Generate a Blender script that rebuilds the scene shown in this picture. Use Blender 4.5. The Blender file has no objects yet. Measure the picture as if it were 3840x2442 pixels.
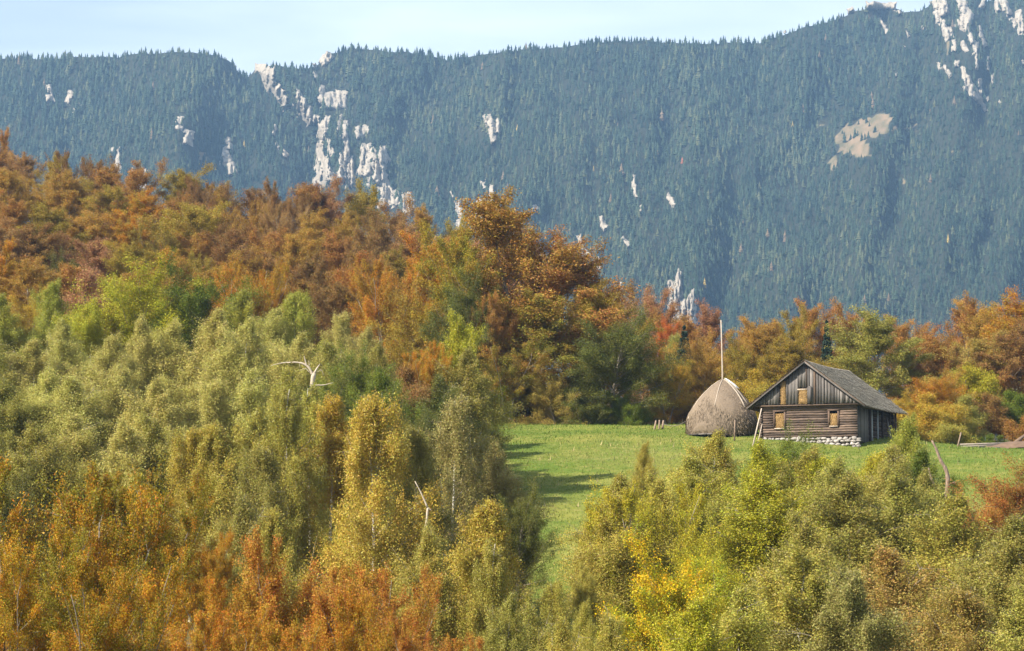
import bpy, math, random
import numpy as np
from mathutils import Vector

# ------------------------------------------------------------------ camera, sky, sun, exposure
scene = bpy.context.scene
COL = scene.collection
R = math.radians
F, CU, CV, HV = 9033.0, 1920.0, 1221.0, 1950.0        # focal length in photo pixels, centre, eye level
PITCH = math.atan((HV - CV) / F)
cam = bpy.data.cameras.new('camera')
cam.sensor_width = 36.0
cam.lens = 36.0 * F / 3840.0
cam.clip_start, cam.clip_end = 0.5, 9000.0
camo = bpy.data.objects.new('camera', cam)
camo.rotation_euler = (math.pi / 2 + PITCH, 0, 0)
COL.objects.link(camo)
scene.camera = camo

SUN_EL, SUN_A = R(41), R(29)
SV = Vector((-math.cos(SUN_A) * math.cos(SUN_EL), -math.sin(SUN_A) * math.cos(SUN_EL), math.sin(SUN_EL)))
world = bpy.data.worlds.new('World')
scene.world = world
world.use_nodes = True
wn, wl = world.node_tree.nodes, world.node_tree.links
wn.clear()
wo = wn.new('ShaderNodeOutputWorld')
bg = wn.new('ShaderNodeBackground')
sky = wn.new('ShaderNodeTexSky')
sky.sky_type = 'NISHITA'
sky.sun_disc = False
sky.sun_elevation = SUN_EL
sky.sun_rotation = math.atan2(SV.x, SV.y)
sky.altitude = 900
sky.air_density = 1.0
sky.dust_density = 3.0
sky.ozone_density = 1.2
# thin cirrus over the whole sky
tc = wn.new('ShaderNodeTexCoord')
mp = wn.new('ShaderNodeMapping')
mp.inputs['Scale'].default_value = (2.2, 2.2, 11.0)
mp.inputs['Rotation'].default_value = (0.0, R(-7), R(20))
cn = wn.new('ShaderNodeTexNoise')
cn.inputs['Scale'].default_value = 2.3
cn.inputs['Detail'].default_value = 6
cn.inputs['Roughness'].default_value = 0.5
cn.inputs['Distortion'].default_value = 0.35
cr = wn.new('ShaderNodeMapRange')
cr.inputs[1].default_value, cr.inputs[2].default_value = 0.38, 0.72
cr.inputs[3].default_value, cr.inputs[4].default_value = 0.45, 0.85
cm = wn.new('ShaderNodeMix')
cm.data_type = 'RGBA'
cm.inputs['B'].default_value = (8.0, 8.8, 9.6, 1)
wl.new(tc.outputs['Generated'], mp.inputs['Vector'])
wl.new(mp.outputs['Vector'], cn.inputs['Vector'])
wl.new(cn.outputs['Fac'], cr.inputs['Value'])
wl.new(cr.outputs['Result'], cm.inputs['Factor'])
wl.new(sky.outputs['Color'], cm.inputs['A'])
wl.new(cm.outputs['Result'], bg.inputs['Color'])
bg.inputs['Strength'].default_value = 0.062
wl.new(bg.outputs['Background'], wo.inputs['Surface'])

sl = bpy.data.lights.new('sun', 'SUN')
sl.energy = 5.0
sl.angle = R(0.53)
sl.color = (1.0, 0.92, 0.79)
so = bpy.data.objects.new('sun', sl)
so.rotation_euler = SV.to_track_quat('Z', 'Y').to_euler()
so.location = (-60, -40, 80)
COL.objects.link(so)

vs = scene.view_settings
vs.view_transform = 'Standard'
vs.look = 'None'
vs.gamma = 1.0
vs.exposure = 1.22
vs.use_curve_mapping = False
scene.cycles.max_bounces = 6
scene.cycles.diffuse_bounces = 2
scene.cycles.glossy_bounces = 1
scene.cycles.transmission_bounces = 3
scene.cycles.volume_bounces = 0
scene.cycles.use_denoising = True

rng = np.random.default_rng(7)
pyr = random.Random(11)

# ------------------------------------------------------------------ helpers
def P(u, v, d):
    """photo pixel (u, v) at world depth d -> world x, y, z (works on arrays)"""
    u, v, d = np.broadcast_arrays(np.asarray(u, float), np.asarray(v, float), np.asarray(d, float))
    xr, yr = (u - CU) / F, (CV - v) / F
    Y = math.cos(PITCH) - math.sin(PITCH) * yr
    Z = math.sin(PITCH) + math.cos(PITCH) * yr
    k = d / Y
    return np.stack([xr * k, d, Z * k], -1)

_TAB = np.random.default_rng(99).random((256, 256))
def vnoise(x, y):
    x, y = np.asarray(x, float), np.asarray(y, float)
    ix, iy = np.floor(x).astype(int), np.floor(y).astype(int)
    fx, fy = x - ix, y - iy
    fx, fy = fx * fx * (3 - 2 * fx), fy * fy * (3 - 2 * fy)
    a, b = _TAB[ix % 256, iy % 256], _TAB[(ix + 1) % 256, iy % 256]
    c, d = _TAB[ix % 256, (iy + 1) % 256], _TAB[(ix + 1) % 256, (iy + 1) % 256]
    return (a * (1 - fx) + b * fx) * (1 - fy) + (c * (1 - fx) + d * fx) * fy
def fbm(x, y, o=4, g=0.5):
    s, a, n = 0, 1, 0
    for i in range(o):
        s = s + a * vnoise(x * 2 ** i + 17.3 * i, y * 2 ** i + 9.1 * i)
        n += a
        a *= g
    return s / n

def mesh(name, verts, faces, mat=None, attrs=None, smooth=False):
    """verts (n,3); faces: (m,k) array or list of such arrays; attrs: face-domain floats"""
    me = bpy.data.meshes.new(name)
    verts = np.asarray(verts, np.float32)
    fl = faces if isinstance(faces, list) else [faces]
    fl = [np.asarray(f, np.int32) for f in fl if len(f)]
    me.vertices.add(len(verts))
    me.vertices.foreach_set('co', verts.ravel())
    li = np.concatenate([f.ravel() for f in fl])
    tot = np.concatenate([np.full(len(f), f.shape[1], np.int32) for f in fl])
    st = np.concatenate([[0], np.cumsum(tot)[:-1]]).astype(np.int32)
    me.loops.add(len(li))
    me.loops.foreach_set('vertex_index', li)
    me.polygons.add(len(tot))
    me.polygons.foreach_set('loop_start', st)
    me.polygons.foreach_set('loop_total', tot)
    if smooth:
        me.polygons.foreach_set('use_smooth', np.ones(len(tot), bool))
    for k, a in (attrs or {}).items():
        dom = 'FACE' if len(a) == len(tot) else 'POINT'
        at = me.attributes.new(k, 'FLOAT', dom)
        at.data.foreach_set('value', np.asarray(a, np.float32))
    if mat:
        me.materials.append(mat)
    me.update(calc_edges=True)
    return me

def link(name, me, parent=None, loc=None):
    o = bpy.data.objects.new(name, me)
    COL.objects.link(o)
    if parent:
        o.parent = parent
    if loc is not None:
        o.location = loc
    return o
def tag(o, label, cat, group=None):
    o['label'] = label
    o['category'] = cat
    if group:
        o['group'] = group
    return o
def empty(name, loc, rz=0.0):
    o = bpy.data.objects.new(name, None)
    o.empty_display_size = 0.3
    o.location = loc
    o.rotation_euler = (0, 0, rz)
    COL.objects.link(o)
    return o

class MB:
    """collects vertices and faces for one mesh"""
    def __init__(self):
        self.v, self.f, self.n = [], {}, 0
    def add(self, v, f):
        f = np.asarray(f, np.int32)
        self.v.append(np.asarray(v, float))
        self.f.setdefault(f.shape[1], []).append(f + self.n)
        self.n += len(v)
        return self
    def tube(self, pts, rad, n=6, cap=True):
        pts = np.asarray(pts, float)
        rad = np.broadcast_to(np.asarray(rad, float), (len(pts),))
        t = np.gradient(pts, axis=0)
        t /= np.linalg.norm(t, axis=1)[:, None] + 1e-9
        ref = np.array([0.0, 0, 1]) if abs(t[0, 2]) < 0.8 else np.array([1.0, 0, 0])
        a = np.cross(t, ref)
        a /= np.linalg.norm(a, axis=1)[:, None] + 1e-9
        b = np.cross(t, a)
        an = np.arange(n) * 2 * math.pi / n
        ring = pts[:, None] + rad[:, None, None] * (np.cos(an)[None, :, None] * a[:, None] + np.sin(an)[None, :, None] * b[:, None])
        k = len(pts)
        i, j = np.meshgrid(np.arange(k - 1), np.arange(n), indexing='ij')
        q = np.stack([i * n + j, i * n + (j + 1) % n, (i + 1) * n + (j + 1) % n, (i + 1) * n + j], -1).reshape(-1, 4)
        base = self.n
        self.add(ring.reshape(-1, 3), q)
        if cap and n in (3, 4, 5, 6, 7, 8, 10, 12):
            self.f.setdefault(n, []).append(np.array([[base + x for x in range(n)][::-1], [base + (k - 1) * n + x for x in range(n)]], np.int32))
        return self
    def box(self, lo, hi, jit=0.0):
        lo, hi = np.asarray(lo, float), np.asarray(hi, float)
        v = np.array([[x, y, z] for x in (0, 1) for y in (0, 1) for z in (0, 1)], float) * (hi - lo) + lo
        if jit:
            v += rng.uniform(-jit, jit, v.shape)
        f = [[0, 1, 3, 2], [4, 6, 7, 5], [0, 4, 5, 1], [2, 3, 7, 6], [0, 2, 6, 4], [1, 5, 7, 3]]
        return self.add(v, f)
    def prism(self, poly, y0, y1):
        """poly in x,z extruded along y"""
        n = len(poly)
        v = [(x, y0, z) for x, z in poly] + [(x, y1, z) for x, z in poly]
        base = self.n
        self.add(v, [[i, (i + 1) % n, n + (i + 1) % n, n + i] for i in range(n)])
        self.f.setdefault(n, []).append(np.array([[base + x for x in range(n)][::-1], [base + n + x for x in range(n)]], np.int32))
        return self
    def mesh(self, name, mat, smooth=False, attrs=None):
        return mesh(name, np.concatenate(self.v), [np.concatenate(x) for x in self.f.values()], mat, attrs, smooth)
    def build(self, name, mat, parent=None, smooth=False):
        return link(name, self.mesh(name, mat, smooth), parent)

# ------------------------------------------------------------------ materials
def new_mat(name):
    m = bpy.data.materials.new(name)
    m.use_nodes = True
    nt = m.node_tree
    nt.nodes.clear()
    out = nt.nodes.new('ShaderNodeOutputMaterial')
    return m, nt, nt.nodes, nt.links, out

def noise_mat(name, c1, c2, scale=6, stretch=(1, 1, 1), rough=0.85, bump=0.0, detail=6, lo=0.3, hi=0.7, island=0.0, spec=0.2):
    m, nt, N, L, out = new_mat(name)
    tcn = N.new('ShaderNodeTexCoord')
    mpn = N.new('ShaderNodeMapping')
    mpn.inputs['Scale'].default_value = stretch
    no = N.new('ShaderNodeTexNoise')
    no.inputs['Scale'].default_value = scale
    no.inputs['Detail'].default_value = detail
    no.inputs['Roughness'].default_value = 0.6
    mr = N.new('ShaderNodeMapRange')
    mr.inputs[1].default_value, mr.inputs[2].default_value = lo, hi
    mx = N.new('ShaderNodeMix')
    mx.data_type = 'RGBA'
    mx.inputs['A'].default_value = (*c1, 1)
    mx.inputs['B'].default_value = (*c2, 1)
    pb = N.new('ShaderNodeBsdfPrincipled')
    pb.inputs['Roughness'].default_value = rough
    pb.inputs['Specular IOR Level'].default_value = spec
    L.new(tcn.outputs['Object'], mpn.inputs['Vector'])
    L.new(mpn.outputs['Vector'], no.inputs['Vector'])
    L.new(no.outputs['Fac'], mr.inputs['Value'])
    L.new(mr.outputs['Result'], mx.inputs['Factor'])
    col = mx.outputs['Result']
    if island:
        oi = N.new('ShaderNodeObjectInfo')
        ge = N.new('ShaderNodeNewGeometry')
        ad = N.new('ShaderNodeMath')
        ad.operation = 'ADD'
        L.new(oi.outputs['Random'], ad.inputs[0])
        L.new(ge.outputs['Random Per Island'], ad.inputs[1])
        fr = N.new('ShaderNodeMath')
        fr.operation = 'FRACT'
        L.new(ad.outputs[0], fr.inputs[0])
        m2 = N.new('ShaderNodeMapRange')
        m2.inputs[3].default_value, m2.inputs[4].default_value = 1 - island, 1 + island
        L.new(fr.outputs[0], m2.inputs['Value'])
        hs = N.new('ShaderNodeHueSaturation')
        L.new(m2.outputs['Result'], hs.inputs['Value'])
        L.new(col, hs.inputs['Color'])
        col = hs.outputs['Color']
    L.new(col, pb.inputs['Base Color'])
    if bump:
        bn = N.new('ShaderNodeBump')
        bn.inputs['Strength'].default_value = bump
        bn.inputs['Distance'].default_value = 0.05
        L.new(no.outputs['Fac'], bn.inputs['Height'])
        L.new(bn.outputs['Normal'], pb.inputs['Normal'])
    L.new(pb.outputs['BSDF'], out.inputs['Surface'])
    return m

def leaf_mat(name, transl=0.28, rough=0.5, spec=0.12, vlo=0.72, vhi=1.28, hue=0.03):
    m, nt, N, L, out = new_mat(name)
    oi = N.new('ShaderNodeObjectInfo')
    ti = N.new('ShaderNodeAttribute')
    ti.attribute_type = 'OBJECT'
    ti.attribute_name = 'tint'
    to = N.new('ShaderNodeAttribute')
    to.attribute_name = 'tone'
    rn = N.new('ShaderNodeAttribute')
    rn.attribute_name = 'rnd'
    ma = N.new('ShaderNodeMath')
    ma.operation = 'MULTIPLY_ADD'
    ma.inputs[1].default_value = 0.45
    L.new(rn.outputs['Fac'], ma.inputs[0])
    L.new(to.outputs['Fac'], ma.inputs[2])
    mr = N.new('ShaderNodeMapRange')
    mr.inputs[1].default_value, mr.inputs[2].default_value = 0.45, 1.0
    L.new(ma.outputs[0], mr.inputs['Value'])
    mx = N.new('ShaderNodeMix')
    mx.data_type = 'RGBA'
    L.new(mr.outputs['Result'], mx.inputs['Factor'])
    L.new(oi.outputs['Color'], mx.inputs['A'])
    L.new(ti.outputs['Color'], mx.inputs['B'])
    hs = N.new('ShaderNodeHueSaturation')
    mv = N.new('ShaderNodeMapRange')
    mv.inputs[3].default_value, mv.inputs[4].default_value = vlo, vhi
    L.new(rn.outputs['Fac'], mv.inputs['Value'])
    m5 = N.new('ShaderNodeMath')
    m5.operation = 'MULTIPLY'
    m5.inputs[1].default_value = 7.31
    m6 = N.new('ShaderNodeMath')
    m6.operation = 'FRACT'
    L.new(rn.outputs['Fac'], m5.inputs[0])
    L.new(m5.outputs[0], m6.inputs[0])
    mh = N.new('ShaderNodeMapRange')
    mh.inputs[3].default_value, mh.inputs[4].default_value = 0.5 - hue, 0.5 + hue
    L.new(m6.outputs[0], mh.inputs['Value'])
    L.new(mv.outputs['Result'], hs.inputs['Value'])
    L.new(mh.outputs['Result'], hs.inputs['Hue'])
    L.new(mx.outputs['Result'], hs.inputs['Color'])
    pb = N.new('ShaderNodeBsdfPrincipled')
    pb.inputs['Roughness'].default_value = rough
    pb.inputs['Specular IOR Level'].default_value = spec
    tr = N.new('ShaderNodeBsdfTranslucent')
    ms = N.new('ShaderNodeMixShader')
    ms.inputs[0].default_value = transl
    L.new(hs.outputs['Color'], pb.inputs['Base Color'])
    L.new(hs.outputs['Color'], tr.inputs['Color'])
    L.new(pb.outputs['BSDF'], ms.inputs[1])
    L.new(tr.outputs['BSDF'], ms.inputs[2])
    L.new(ms.outputs[0], out.inputs['Surface'])
    return m

M = {}
M['leaf'] = leaf_mat('leaf')
M['leaf_birch'] = leaf_mat('leaf_birch', rough=0.45, spec=0.2)
M['bark_birch'] = noise_mat('bark_birch', (0.62, 0.58, 0.5), (0.16, 0.13, 0.1), 3, (2, 2, 6), lo=0.52, hi=0.68)
M['bark'] = noise_mat('bark', (0.16, 0.13, 0.10), (0.3, 0.26, 0.21), 3, (4, 4, 1))
M['dead_wood'] = noise_mat('dead_wood', (0.46, 0.39, 0.3), (0.2, 0.16, 0.12), 4, (5, 5, 1), lo=0.4, hi=0.8)
M['snag_wood'] = noise_mat('snag_wood', (0.34, 0.25, 0.18), (0.14, 0.1, 0.08), 5, (4, 4, 1.2), bump=0.5)
M['weathered'] = noise_mat('weathered', (0.17, 0.155, 0.145), (0.085, 0.075, 0.07), 3, (9, 9, 0.7), island=0.45, bump=0.4)
M['weathered_brown'] = noise_mat('weathered_brown', (0.16, 0.108, 0.075), (0.09, 0.065, 0.05), 3, (9, 9, 0.7), island=0.3, bump=0.4)
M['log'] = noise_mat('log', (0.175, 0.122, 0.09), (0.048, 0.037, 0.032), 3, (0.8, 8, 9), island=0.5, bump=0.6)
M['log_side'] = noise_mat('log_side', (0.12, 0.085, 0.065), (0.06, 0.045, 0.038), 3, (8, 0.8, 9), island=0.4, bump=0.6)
M['frame_wood'] = noise_mat('frame_wood', (0.13, 0.085, 0.06), (0.07, 0.05, 0.04), 4, (6, 6, 1), island=0.25)
M['pale_board'] = noise_mat('pale_board', (0.36, 0.39, 0.42), (0.2, 0.21, 0.22), 3, (8, 8, 0.8), island=0.25)
M['pole'] = noise_mat('pole', (0.52, 0.44, 0.36), (0.28, 0.22, 0.17), 3, (6, 6, 0.8), lo=0.35, hi=0.75)
M['plank_pale'] = noise_mat('plank_pale', (0.36, 0.31, 0.25), (0.2, 0.17, 0.14), 3, (1, 6, 6), island=0.3)
M['shingle'] = noise_mat('shingle', (0.56, 0.46, 0.335), (0.29, 0.235, 0.17), 5, (3, 3, 3), island=0.6)
M['stone'] = noise_mat('stone', (0.36, 0.33, 0.3), (0.22, 0.2, 0.18), 7, island=0.3, bump=0.4)
M['hay_gold'] = noise_mat('hay_gold', (0.42, 0.27, 0.11), (0.13, 0.075, 0.03), 14, (1, 1, 0.6), bump=1.0)
M['straw_gold'] = noise_mat('straw_gold', (0.5, 0.34, 0.15), (0.32, 0.2, 0.085), 9, island=0.5)
M['hay'] = noise_mat('hay', (0.235, 0.18, 0.13), (0.135, 0.105, 0.076), 9, (2.5, 2.5, 0.8), bump=0.8)
M['straw'] = noise_mat('straw', (0.27, 0.208, 0.148), (0.15, 0.117, 0.084), 5, island=0.5)
M['sheet'] = noise_mat('sheet', (0.75, 0.75, 0.73), (0.55, 0.54, 0.5), 5, rough=0.45)
M['wire'] = noise_mat('wire', (0.2, 0.18, 0.16), (0.12, 0.1, 0.09), 9)
M['rubber'] = noise_mat('rubber', (0.03, 0.03, 0.03), (0.06, 0.055, 0.05), 9)
M['earth'] = noise_mat('earth', (0.17, 0.11, 0.072), (0.1, 0.066, 0.045), 2.5, bump=0.8)

# ground: grass in the meadow, litter under the trees (attribute 'meadow')
def ground_mat():
    m, nt, N, L, out = new_mat('ground')
    tcn = N.new('ShaderNodeTexCoord')
    def noise(s, d, st=(1, 1, 1)):
        mpn = N.new('ShaderNodeMapping')
        mpn.inputs['Scale'].default_value = st
        n = N.new('ShaderNodeTexNoise')
        n.inputs['Scale'].default_value = s
        n.inputs['Detail'].default_value = d
        L.new(tcn.outputs['Object'], mpn.inputs['Vector'])
        L.new(mpn.outputs['Vector'], n.inputs['Vector'])
        return n.outputs['Fac']
    def mix(f, a, b, lo=0.35, hi=0.65):
        r = N.new('ShaderNodeMapRange')
        r.inputs[1].default_value, r.inputs[2].default_value = lo, hi
        L.new(f, r.inputs['Value'])
        x = N.new('ShaderNodeMix')
        x.data_type = 'RGBA'
        L.new(r.outputs['Result'], x.inputs['Factor'])
        for k, c in (('A', a), ('B', b)):
            if isinstance(c, tuple):
                x.inputs[k].default_value = (*c, 1)
            else:
                L.new(c, x.inputs[k])
        return x.outputs['Result']
    g = mix(noise(0.12, 5), (0.082, 0.125, 0.017), (0.15, 0.155, 0.03))
    g = mix(noise(1.3, 4), g, (0.21, 0.19, 0.055), 0.5, 0.8)
    g = mix(noise(0.35, 5), g, (0.075, 0.12, 0.018), 0.5, 0.75)
    g = mix(noise(0.06, 3, (1, 2.2, 1)), g, (0.21, 0.2, 0.045), 0.5, 0.72)
    lt = mix(noise(0.6, 6), (0.09, 0.075, 0.03), (0.16, 0.1, 0.045))
    at = N.new('ShaderNodeAttribute')
    at.attribute_name = 'meadow'
    c = mix(at.outputs['Fac'], lt, g, 0.3, 0.7)
    pb = N.new('ShaderNodeBsdfPrincipled')
    pb.inputs['Roughness'].default_value = 0.95
    pb.inputs['Specular IOR Level'].default_value = 0.1
    bn = N.new('ShaderNodeBump')
    bn.inputs['Strength'].default_value = 0.8
    bn.inputs['Distance'].default_value = 0.15
    L.new(noise(3.0, 6), bn.inputs['Height'])
    L.new(bn.outputs['Normal'], pb.inputs['Normal'])
    L.new(c, pb.inputs['Base Color'])
    L.new(pb.outputs['BSDF'], out.inputs['Surface'])
    return m
M['ground'] = ground_mat()

def attr_ramp_mat(name, attr, stops, rough=0.95, bump_scale=0.0, bump_dist=1.0, rnd_attr=None):
    """colour looked up from a mesh attribute: what kind of surface stands there"""
    m, nt, N, L, out = new_mat(name)
    at = N.new('ShaderNodeAttribute')
    at.attribute_name = attr
    rp = N.new('ShaderNodeValToRGB')
    e = rp.color_ramp.elements
    while len(e) < len(stops):
        e.new(0.5)
    for k, (p, c) in enumerate(stops):
        e[k].position = p
        e[k].color = (*c, 1)
    L.new(at.outputs['Fac'], rp.inputs['Fac'])
    pb = N.new('ShaderNodeBsdfPrincipled')
    pb.inputs['Roughness'].default_value = rough
    pb.inputs['Specular IOR Level'].default_value = 0.1
    L.new(rp.outputs['Color'], pb.inputs['Base Color'])
    if bump_scale:
        tcn = N.new('ShaderNodeTexCoord')
        n = N.new('ShaderNodeTexNoise')
        n.inputs['Scale'].default_value = bump_scale
        n.inputs['Detail'].default_value = 6
        L.new(tcn.outputs['Object'], n.inputs['Vector'])
        bn = N.new('ShaderNodeBump')
        bn.inputs['Strength'].default_value = 0.8
        bn.inputs['Distance'].default_value = bump_dist
        L.new(n.outputs['Fac'], bn.inputs['Height'])
        L.new(bn.outputs['Normal'], pb.inputs['Normal'])
    L.new(pb.outputs['BSDF'], out.inputs['Surface'])
    return m
M['grass'] = attr_ramp_mat('grass', 'tone', [(0, (0.075, 0.13, 0.017)), (0.45, (0.112, 0.162, 0.026)), (0.75, (0.175, 0.185, 0.042)), (1, (0.33, 0.26, 0.13))], 0.7)
M['spruce'] = attr_ramp_mat('spruce', 'tone', [(0, (0.014, 0.028, 0.02)), (0.5, (0.036, 0.057, 0.034)), (0.93, (0.085, 0.095, 0.048)), (0.955, (0.16, 0.11, 0.07)), (0.985, (0.3, 0.22, 0.06)), (1, (0.34, 0.12, 0.06))])
M['mountain'] = attr_ramp_mat('mountain', 'cover', [(0, (0.022, 0.026, 0.017)), (0.5, (0.03, 0.03, 0.02)), (0.6, (0.09, 0.085, 0.045)), (1, (0.2, 0.14, 0.085))], bump_scale=0.15, bump_dist=3.0)  # forest floor stops darkened, putting the shade between the spruces into the colour
M['limestone'] = noise_mat('limestone', (0.31, 0.272, 0.22), (0.14, 0.122, 0.1), 0.22, (1, 1, 0.4), lo=0.42, hi=0.72, bump=0.0)

# ------------------------------------------------------------------ terrain
TU = np.array([-1800, -800, 0, 1000, 1900, 2500, 3100, 3840, 4700, 6000], float)
TD = np.array([-40, 0, 30, 60, 90, 110, 125, 140, 155, 170, 185, 200, 230, 280, 330, 400, 500, 700, 1000, 2200], float)
TZ = np.array([
    [-1.4] * 10, [-1.7] * 10, [-6] * 10, [-9.5] * 10,
    [-8.5, -8.5, -8.5, -8.5, -8.0, -7.6, -7.5, -7.5, -7.5, -7.5],
    [-5, -5, -5.6, -6.5, -5.2, -4.8, -4.6, -4.6, -4.6, -4.6],
    [-2.0, -2.3, -3.0, -4.0, -2.6, -2.4, -2.4, -2.4, -2.6, -2.6],
    [1.5, 1.0, 0.0, -1.3, 0.1, 0.2, 0.2, 0.0, -0.3, -0.3],
    [5.0, 4.5, 3.2, 1.7, 2.8, 2.9, 2.8, 2.6, 2.3, 2.3],
    [9, 8, 6.4, 4.8, 5.3, 5.35, 5.25, 4.85, 4.5, 4.5],
    [12, 11, 9.2, 7.2, 7.3, 7.15, 6.6, 5.7, 5.3, 5.3],
    [16, 14, 12, 9.2, 8.1, 7.7, 7.1, 6.2, 6, 6],
    [23, 21, 18, 14, 9.6, 8.4, 7.6, 7, 7, 7],
    [35, 32, 28.5, 23.5, 14.5, 9, 8.2, 7.6, 8, 8],
    [45, 42, 37.5, 31.5, 18.5, 9.5, 8, 8, 9, 9],
    [50, 48, 42, 35, 20, 7, 6, 8, 9, 9],
    [30, 30, 26, 20, 9, 0, 0, 0, 0, 0],
    [-10] * 10, [-15] * 10, [-25] * 10], float)
def pch(xk, x):
    """index and smooth fraction along the knots"""
    x = np.clip(x, xk[0], xk[-1] - 1e-6)
    i = np.clip(np.searchsorted(xk, x, side='right') - 1, 0, len(xk) - 2)
    return i, (x - xk[i]) / (xk[i + 1] - xk[i])
def catmull(a, b, c, d, t):
    return b + 0.5 * t * (c - a + t * (2 * a - 5 * b + 4 * c - d + t * (3 * (b - c) + d - a)))
def zt(x, y):
    x, y = np.broadcast_arrays(np.asarray(x, float), np.asarray(y, float))
    u = CU + F * x / np.maximum(y, 55.0)
    i, fi = pch(TU, u)
    fi = fi * fi * (3 - 2 * fi)
    j, fj = pch(TD, y)
    def row(jj):
        jj = np.clip(jj, 0, len(TD) - 1)
        return TZ[jj, i] * (1 - fi) + TZ[jj, i + 1] * fi
    z = catmull(row(j - 1), row(j), row(j + 1), row(j + 2), fj)
    z = z + (fbm(x / 7.0, y / 7.0, 3) - 0.5) * 0.5 * np.clip((y - 20) / 60, 0, 1)
    z = z + 0.24 * np.exp(-(((x - 22.5) / 8.0) ** 2 + ((y - 173.0) / 7.0) ** 2) ** 2)      # the levelled spot the barn stands on
    return z
def meadow_mask(x, y):
    u = CU + F * np.asarray(x) / np.maximum(y, 55.0)
    y = np.asarray(y, float)
    left = np.interp(y, [60, 110, 125, 150, 165, 185, 195], [2050, 1990, 1930, 1800, 1750, 1760, 1800])
    e = (fbm(np.asarray(x) / 5, y / 5, 3) - 0.5) * 160
    back = np.interp(u, [1700, 2400, 2850, 3400, 3840, 4700], [189, 190, 192, 184, 183, 183])
    m = np.clip((u - left + e) / 60, 0, 1) * np.clip((back - y + e / 60) / 2.5 + 0.5, 0, 1)
    return m

rows = np.concatenate([np.linspace(-40, 58, 18), np.linspace(60, 112, 40), np.linspace(113, 205, 150), np.linspace(208, 420, 54), np.linspace(440, 1000, 18), np.linspace(1150, 2200, 7)])
hw = np.maximum(70.0, 0.42 * rows + 20)
nc = 260
X = np.linspace(-1, 1, nc)[None, :] * hw[:, None]
Y = np.repeat(rows[:, None], nc, 1)
Z = zt(X, Y)
i, j = np.meshgrid(np.arange(len(rows) - 1), np.arange(nc - 1), indexing='ij')
q = np.stack([i * nc + j, i * nc + j + 1, (i + 1) * nc + j + 1, (i + 1) * nc + j], -1).reshape(-1, 4)
gm = mesh('ground', np.stack([X, Y, Z], -1).reshape(-1, 3), q, M['ground'], {'meadow': meadow_mask(X, Y).ravel()}, True)
ground = link('ground', gm)
ground['kind'] = 'structure'
ground['label'] = 'sloping green meadow and wooded hillside ground'

# ------------------------------------------------------------------ mountain
RID = np.array([(-900, 260), (-300, 245), (0, 240), (150, 240), (300, 240), (450, 233), (600, 222), (720, 218), (800, 232), (860, 252), (905, 292), (935, 305), (960, 268),
    (1000, 262), (1040, 262), (1100, 270), (1150, 272), (1190, 258), (1212, 225), (1240, 213), (1300, 214), (1400, 212), (1500, 220), (1600, 235), (1700, 250),
    (1750, 244), (1900, 215), (2050, 204), (2200, 193), (2350, 178), (2450, 178), (2600, 192), (2700, 188), (2850, 186), (2950, 150), (3050, 112), (3150, 78),
    (3200, 52), (3250, 32), (3350, 28), (3400, 50), (3450, 48), (3500, 15), (3560, -10), (3640, -30), (3700, 10), (3760, -20), (3840, -45), (4100, -80), (4800, -60)], float)
VB = 1340.0
def ridge_v(u):
    return np.interp(u, RID[:, 0], RID[:, 1]) - np.interp(u, [850, 900, 1250, 1300, 2950, 3250], [22, 12, 12, 24, 24, 4]) + (fbm(np.asarray(u) / 45.0, 3.3 + 0 * np.asarray(u), 3) - 0.5) * 22
def m_depth(u, v):
    vr = ridge_v(u)
    t = np.clip((VB - v) / (VB - vr), 0, 1)
    d = 1850 + 900 * t ** 1.15
    ph = v / 2600.0
    gul = fbm(u / 330.0 + ph * 1.5, v / 1400.0 + 3, 3, 0.55) - 0.5
    d = d + gul * 330 * (0.35 + 0.65 * np.sin(np.pi * np.clip(t, 0, 1)) ** 0.6)
    d = d + (fbm(u / 90.0 + 40, v / 220.0, 3) - 0.5) * 90
    uc = np.interp(v, [280, 420, 560, 740, 1000], [935, 1060, 1165, 1190, 1300])   # the ravine beside the crags
    d = d + 70 * np.exp(-((u - uc) / 70.0) ** 2)
    d = d - 60 * np.exp(-((u - uc - 130) / 90.0) ** 2) * np.clip((700 - v) / 200, 0, 1)
    for cu, w, a in ((2750, 80, 80), (3400, 90, 80), (2150, 70, 40), (430, 60, 45), (3700, 60, 60)):
        d = d + 0.6 * a * np.exp(-((u + (v - 700) * 0.12 + 45 * np.sin(v / 130.0 + cu) - cu) / w) ** 2) * np.clip(t * 4, 0, 1) * np.clip((1 - t) * 3, 0, 1)
    return d
MU = np.arange(-900, 4741, 15.0)
MT = np.linspace(0, 1, 96)
UU, TT = np.meshgrid(MU, MT)
VV = VB + (ridge_v(UU) - VB) * TT
DD = m_depth(UU, VV)
pts = P(UU, VV, DD)
foot = [pts[0] * np.array([1, 0, 0]) + np.array([0, dd, zz]) for dd, zz in ((1150, -40), (1500, 10), (1720, 70))]
back = [pts[-1] + np.array([0, a, -b]) for a, b in ((60, 15), (200, 100), (420, 260), (600, 400))]
grid = np.concatenate([np.array(foot), pts, np.array(back)], 0)
CLEAR = np.array([(985, 935), (1080, 930), (1115, 1010), (1140, 1060), (1090, 1110), (920, 1150), (935, 1290), (830, 1290), (790, 1250), (690, 1260), (650, 1390), (570, 1370), (600, 1310),
                  (640, 1260), (640, 1150), (680, 1080), (790, 1000), (880, 960)], float) * 0.457 + np.array([2840, 0])
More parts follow.
